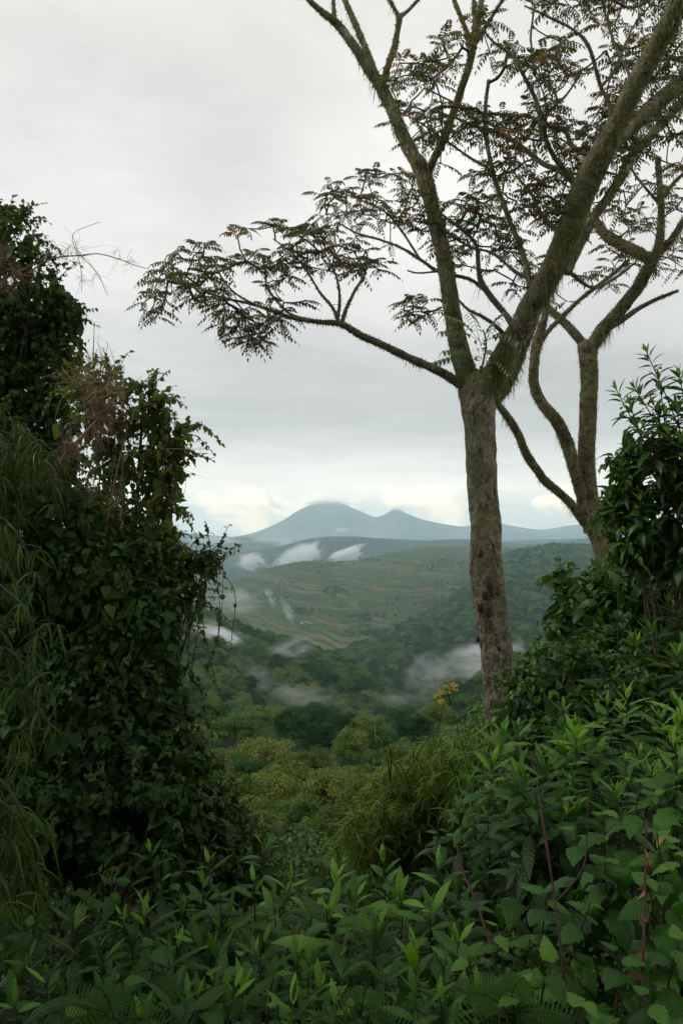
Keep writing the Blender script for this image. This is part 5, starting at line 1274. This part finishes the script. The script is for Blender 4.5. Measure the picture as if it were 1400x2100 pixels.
def tuft(g, c, n, L, r, up=0.2, w=0.0014, flat=1.0, var0=0.5):
    D = nrm(r.normal(size=(n, 3)) * np.array([1, flat, 1]) + np.array([0, 0, up])); S = nrm(np.cross(D, r.normal(size=(n, 3)))) * w
    ln = (L * r.gamma(3.0, 0.22, n))[:, None]; p = c + r.normal(size=(n, 3)) * L * 0.13; P_ = [p]
    for k in range(4):
        D = nrm(D + r.normal(size=(n, 3)) * 0.28 + np.array([0, 0, -0.10])); p = p + D * ln * 0.25; P_.append(p)
    wd = [1, 1, 0.9, 0.7, 0.25]
    V = np.stack([q + sg_ * S * wd[i] for i, q in enumerate(P_) for sg_ in (-1, 1)], 1).reshape(-1, 3)
    Q = np.concatenate([np.array([[2 * i, 2 * i + 1, 2 * i + 3, 2 * i + 2]]) + np.arange(n)[:, None] * 10 for i in range(4)])
    g.add(V, Q, a=np.repeat(np.clip(r.normal(var0, 0.25, n), 0, 1), 10))
def dry_bamboo(label, stems, tufts, seed):
    r = np.random.default_rng(seed); root = thing('dry_bamboo', label, 'dead bamboo', P(*stems[0][0][:3])); sg = Geo(); g = Geo()
    for s_ in stems:
        A = catmull(np.array([[*P(a, b, d), w / F * d / 2] for a, b, d, w in s_]), 0.05); tube(sg, A[:, :3], A[:, 3], 6)
    for (a, b, d, L, n, *u) in tufts:
        g = Geo(); tuft(g, P(a, b, d), n, L / F * d, r, u[0] if u else 0.2); g.build('straw_tuft', M['straw'], root, smooth=False)
    sg.build('culm', M['culm'], root)
dry_bamboo('dead bamboo culm with matted brown straw balls leaning out from the left thicket',
           [[(60, 1000, 5.2, 8), (110, 960, 5.2, 8), (160, 905, 5.2, 8), (215, 845, 5.2, 6), (235, 815, 5.2, 3)]],
           [(215, 850, 5.2, 55, 260), (208, 838, 5.2, 40, 160), (190, 820, 5.2, 75, 160), (150, 922, 5.2, 40, 200), (140, 905, 5.2, 55, 100), (165, 780, 5.2, 70, 90, 0.5), (235, 800, 5.2, 70, 90, 0.6), (120, 950, 5.2, 60, 120, -0.5), (200, 880, 5.2, 80, 90, -0.9)], 901)
dry_bamboo('thin dry bamboo twig with spiky tufts sticking out against the sky at upper left',
           [[(60, 560, 5.8, 3), (95, 535, 5.8, 3), (130, 526, 5.8, 3), (165, 524, 5.8, 2.5), (200, 520, 5.8, 2), (240, 530, 5.8, 2), (280, 545, 5.8, 1.5), (305, 552, 5.8, 1)], [(160, 524, 5.8, 1.5), (168, 560, 5.8, 1.5), (168, 598, 5.8, 1)], [(165, 524, 5.8, 1.5), (200, 560, 5.8, 1.5), (220, 605, 5.8, 1)], [(160, 524, 5.8, 1.5), (150, 480, 5.8, 1.2), (205, 455, 5.8, 1)]],
           [(120, 527, 5.8, 62, 34, 0.7), (158, 526, 5.8, 72, 38, 0.6), (240, 530, 5.8, 45, 16), (265, 537, 5.8, 42, 16), (168, 570, 5.8, 35, 10, -1.2), (198, 560, 5.8, 40, 10, -1), (0, 520, 6.4, 60, 110), (30, 560, 6.4, 60, 90), (15, 590, 6.4, 50, 60)], 902)
dry_bamboo('upright dry wisps of dead grass above the hanging climber',
           [[(190, 800, 5.4, 2.5), (192, 720, 5.4, 2), (194, 660, 5.4, 1.2)], [(205, 800, 5.4, 2), (215, 740, 5.4, 1.6), (222, 700, 5.4, 1)], [(235, 800, 5.4, 2), (248, 750, 5.4, 1.5), (262, 722, 5.4, 1)], [(180, 790, 5.4, 2), (168, 740, 5.4, 1.4), (158, 700, 5.4, 1)], [(340, 920, 5.4, 1.6), (380, 921, 5.4, 1.4), (430, 921, 5.4, 1)], [(355, 1050, 5.4, 1.4), (375, 1020, 5.4, 1.2), (382, 990, 5.4, .8)], [(250, 1100, 5.3, 1.5), (250, 980, 5.3, 1.5), (262, 870, 5.3, 1.2)], [(205, 1180, 5.2, 3), (225, 1040, 5.2, 3), (255, 900, 5.2, 2)]],
           [(192, 740, 5.4, 60, 26, 1.6), (195, 780, 5.4, 70, 40, 1.5), (215, 760, 5.4, 55, 22, 1.5), (245, 770, 5.4, 50, 16, 1.3), (385, 921, 5.4, 22, 8), (412, 921, 5.4, 18, 6), (170, 760, 5.4, 50, 20, 1.4), (345, 950, 5.4, 60, 16), (340, 1080, 5.4, 60, 20, -1), (352, 1130, 5.4, 70, 24, -1.2), (180, 1000, 5.2, 90, 70), (230, 1020, 5.2, 90, 60)], 903)

# yellow flowered plant in front of the trunk foot
fr = stem_plant('yellow_flower_plant', 'plant topped with small yellow flower clusters left of the trunk foot', 'flowering plant', [(918, 1420, 5.4), (960, 1500, 5.4)], T_LANCE, 0.13, 'lance', 951, crown=0.75, n=16, spread=0.1, lean=(0.28, 0.0), tipbright=0.1)
g = Geo(); rr = np.random.default_rng(3); sg = Geo()
for (a, b) in [(897, 1418), (912, 1408), (924, 1405), (934, 1410), (905, 1424), (918, 1416), (930, 1420), (890, 1422), (900, 1436), (908, 1440)]:
    c = P(a, b, 5.4) + rr.normal(size=3) * 0.01; tube(sg, np.array([P(922, 1448, 5.4), (P(922, 1440, 5.4) + c) / 2 + np.array([0, 0, 0.0]), c]), 0.0018, 4, cap=False)
    for k in range(14):
        add_leaves(g, T_LFT, c + rr.normal(size=(3, 3)) * np.array([0.014, 0.014, 0.006]), rr.normal(size=(3, 3)) + np.array([0, 0, 0.8]), rr.normal(size=(3, 3)), 0.012, 0.1, rr.random(3))
g.build('flowers', M['flower'], fr); sg.build('flower_stalks', M['stem'], fr)

# fern
def fern(label, px, py, d, L, seed):
    r = np.random.default_rng(seed); c = P(px, py, d); root = thing('fern', label, 'fern', c); g = Geo(); sg = Geo()
    for k in range(5):
        a = r.uniform(-0.5, 0.5) + [0, 0.9, -0.9, 1.8, -1.8][k]; o = np.array([math.sin(a), -0.25, math.cos(a) * 0.9]); o /= np.linalg.norm(o)
        n = 20; t = np.linspace(0, 1, n); ra = c + L * (t[:, None] * o + np.array([0, -0.1, -0.35]) * (t[:, None] ** 2)); tube(sg, ra, 0.002, 4)
        tan = nrm(np.gradient(ra, axis=0)); side = nrm(np.cross(tan, [0, -1, 0.3]))
        for sd in (-1, 1): add_leaves(g, T_BLADE, ra[2:], side[2:] * sd + tan[2:] * 0.3, np.array([0, -1, 0.6]), L * 0.32 * (1 - t[2:]) ** 0.6 + 0.01, 0.5, 0.5)
    g.build('fronds', M['lance'], root); sg.build('stem', M['stem'], root)
fern('fern with dark arching fronds at the bottom, among low plants', 235, 2090, 2.2, 0.22, 61)

fern('fern with feathery fronds left of the tall dark red stalk', 1040, 2075, 2.3, 0.24, 62)
fern('fern half hidden between wrinkled leaf plants at bottom centre', 740, 2085, 2.3, 0.20, 63)
# ------------------------------------------------------------------ undergrowth (uncountable)
def undergrowth(name, label, n, box_, T, size, mat, seed, h=0.5, dens=None):
    r = np.random.default_rng(seed); g = Geo()
    d = np.exp(r.uniform(math.log(box_[2]), math.log(box_[3]), n)); px = r.uniform(box_[0], box_[1], n)
    x = (px - 700) / F * d; z = ground_z(x, d) + r.random(n) ** 0.7 * h * (0.5 + fbm(x * 1.5, d * 1.5, seed=seed))
    p = np.stack([x, d, z], -1)
    D = r.normal(size=(n, 3)) * np.array([1, 1, 0.5]) + np.array([0, -0.2, -0.1]); N = np.array([0, -0.3, 1.0]) + r.normal(size=(n, 3)) * 0.45
    add_leaves(g, T, p, D, N, size * r.uniform(0.6, 1.4, n) * np.clip(d / 6, 0.8, 2.5), 0.5, np.clip(r.normal(0.42, 0.2, n), 0, 1))
    o = g.build(name, M[mat]); o['kind'] = 'stuff'; o['label'] = label
undergrowth('undergrowth', 'tangled low leaves covering the shaded ground between the plants', 42000, (-250, 1650, 1.9, 14), T_OV, 0.075, 'dark', 971, 0.45)
undergrowth('ground_cover', 'fine leaved herbs and seedlings between the larger plants', 45000, (-100, 1550, 1.8, 9), T_OV, 0.034, 'vine', 973, 0.8)
undergrowth('slope_undergrowth', 'low scrub covering the slope below the viewpoint', 90000, (200, 1300, 11, 90), T_LFT, 0.06, 'glossy', 972, 1.2)
def grass_patch():
    r = np.random.default_rng(981); g = Geo(); n = 9000
    d = r.uniform(5.0, 13, n); px = 640 + r.normal(size=n) * 75; x = (px - 700) / F * d
    p = np.stack([x, d, ground_z(x, d) + 0.25 * r.random(n)], -1)
    add_leaves(g, T_BLADE, p, np.array([0, 0, 1.2]) + r.normal(size=(n, 3)) * 0.5, r.normal(size=(n, 3)), r.uniform(0.2, 0.5, n), r.uniform(-.6, .6, n), np.clip(r.normal(0.6, 0.18, n), 0, 1))
    o = g.build('grass', M['blade']); o['kind'] = 'stuff'; o['label'] = 'pale grass in the small clearing at lower centre'
grass_patch()

# unseen trees added behind and beside the viewpoint to darken the foreground
bp = proto_tree('added_shade_tree', 'tree', 400, 60, 260, 0.055, M['forest'], 0.8, 0.5)
for x, y, z, s_, lab in [(-6.5, -4.5, 3.0, 4.6, 'unseen tree added for shade behind the viewpoint on the left'), (6.4, -5.5, 3.2, 4.6, 'unseen tree added for shade behind the viewpoint on the right'), (0, -9, 3.0, 5.6, 'unseen tree added for shade directly behind the viewpoint'), (-5.0, 1.6, 0.3, 2.5, 'unseen bushy tree added for shade just outside the view on the left'), (5.2, 0.8, 0.6, 2.4, 'unseen bushy tree added for shade just outside the view on the right')]:
    place_copy(bp, (x, y, z), x, s_, lab, 'unseen trees added for shade')

# ------------------------------------------------------------------ mist and haze
def mist_mat(dens, seed, thr=0.42, ns=1.6, col_=(0.92, 0.94, 0.96)):
    m, nt = new_mat('mist'); k = NT(nt)
    out = k.n('ShaderNodeOutputMaterial'); t = k.n('ShaderNodeTexCoord'); o = t.outputs['Object']
    ln = k.n('ShaderNodeVectorMath', operation='LENGTH'); k.l(o, ln.inputs[0])
    fall = k.mrange(ln.outputs['Value'], 1.0, 0.1)
    n = k.noise(k.map(o, (1, 0.3, 1.25), (seed * 3.7, seed * 1.3, seed)), ns, 3, 0.5, 0.9)
    n2 = k.noise(k.map(o, (1.0, 0.3, 1.0), (seed * 1.7, seed * 2.9, 5)), ns * 3.0, 7, 0.68, 1.4)
    nn = k.math('ADD', k.math('MULTIPLY', n, 0.62), k.math('MULTIPLY', n2, 0.38))
    f = k.math('ADD', k.math('MULTIPLY', k.math('SUBTRACT', nn, 0.5), 1.5), k.math('MULTIPLY', fall, 0.62))
    f = k.mrange(f, thr - 0.22, thr + 0.62)
    f = k.math('MULTIPLY', k.math('POWER', f, 1.4), k.mrange(ln.outputs['Value'], 1.0, 0.25))
    vol = k.n('ShaderNodeVolumePrincipled'); vol.inputs['Color'].default_value = (*col_, 1)
    vol.inputs['Anisotropy'].default_value = 0.3; vol.inputs['Density Attribute'].default_value = ''
    k.l(k.math('MULTIPLY', f, dens), vol.inputs['Density'])
    k.l(vol.outputs[0], out.inputs['Volume'])
    return m
def mist(px, py, d, rx, ry, tau, seed, lab, thr=0.42, ns=1.6, ang=0.0, dep=0.5):
    g = Geo(); n = 12; V = []
    for i in range(n + 1):
        for j in range(20):
            th = math.pi * i / n; a = 2 * math.pi * j / 20
            V.append((math.sin(th) * math.cos(a), math.sin(th) * math.sin(a), math.cos(th)))
    Q = [(i * 20 + j, (i + 1) * 20 + j, (i + 1) * 20 + (j + 1) % 20, i * 20 + (j + 1) % 20) for i in range(n) for j in range(20)]
    g.add(np.array(V), Q)
    rxw, rzw = rx * 2.0 / F * d, ry * 2.0 / F * d; ryw = min(rxw, rzw * 2) * dep + rzw * 0.3
    o = g.build('mist', mist_mat(tau / ryw * 2.4, seed, thr, ns)); o['kind'] = 'stuff'; o['label'] = lab
    o.location = tuple(P(px, py, d)); o.scale = (rxw, ryw, rzw); o.rotation_euler = (0, ang, 0)
mist(448, 1310, 520, 60, 26, 3.2, 1, 'dense white mist patch behind the low wooded spur', ang=0.35)
mist(985, 1350, 700, 90, 36, 1.6, 2, 'broad bank of grey mist rising behind the big trunk', ang=-0.2)
mist(880, 1385, 560, 60, 42, 0.55, 3, 'thin mist trailing down from the broad grey bank')
mist(598, 1330, 520, 62, 26, 0.5, 4, 'faint mist wisp above the forest at centre left', ang=-0.3)
mist(615, 1425, 380, 85, 28, 0.42, 5, 'faint mist drifting over the valley forest', ang=0.2)
mist(520, 1395, 400, 50, 50, 0.2, 6, 'barely visible mist streak on the left wooded spur')
mist(516, 1152, 3600, 32, 20, 4.5, 7, 'small bright cloud scrap above the far left valley', ns=2.4)
mist(612, 1144, 3700, 56, 24, 8, 8, 'peaked white cloud scrap behind the crest of the terraced hill', ns=2.6, ang=-0.45)
mist(712, 1138, 3800, 38, 16, 8, 10, 'bright white cloud scrap resting on the terraced hill crest', ns=2.0, ang=-0.3)
mist(586, 1113, 6800, 24, 8, 3, 11, 'small cloud scrap on the far blue hills')
mist(436, 1107, 6800, 60, 10, 4, 12, 'long low cloud lying along the far left hills', ns=2.0)
mist(548, 1108, 6800, 40, 7, 1.8, 13, 'faint low cloud on the far hills below the volcano')
mist(700, 1087, 10000, 18, 6, 4, 14, 'tiny white cloud on the flank of the volcano')
mist(672, 1033, 12900, 56, 8, 1.6, 15, 'thin cloud cap on the flat top of the volcano', thr=0.36, ns=3)
mist(814, 1046, 12900, 14, 5, 1.4, 16, 'wisp of cloud on the tip of the smaller cone', thr=0.36)
mist(590, 1252, 1150, 11, 30, 0.7, 17, 'thin wisp rising before the lower terraces', ns=2.0, ang=-0.5)
mist(553, 1222, 1200, 10, 26, 0.6, 18, 'faint thread of mist before the terraced slope', ns=2.0, ang=-0.5)
mist(480, 1235, 1300, 60, 26, 0.6, 19, 'pale veil of mist over the hamlet')
mist(760, 1440, 450, 150, 26, 0.35, 21, 'very faint veil of mist lying along the valley bottom')
mist(470, 1390, 500, 110, 26, 0.3, 22, 'very faint veil drifting across the left spur')
mist(965, 1450, 340, 50, 40, 0.5, 20, 'thin mist between the trunk foot and the valley forest')

hm, hnt = new_mat('haze'); k = NT(hnt)
ho = k.n('ShaderNodeOutputMaterial'); hv = k.n('ShaderNodeVolumePrincipled')
hv.inputs['Color'].default_value = (0.66, 0.90, 1.0, 1); hv.inputs['Density'].default_value = 1.1e-4; hv.inputs['Anisotropy'].default_value = 0.3; hv.inputs['Density Attribute'].default_value = ''
k.l(hv.outputs[0], ho.inputs['Volume'])
g = Geo(); box(g, (0, 8450, -290), (19000, 17500, 1530))
hz = g.build('haze', hm, smooth=False); hz['kind'] = 'stuff'; hz['label'] = 'bluish humid air over the valley'
for o in list(bpy.data.objects):
    if 'used' in o: del o['used']
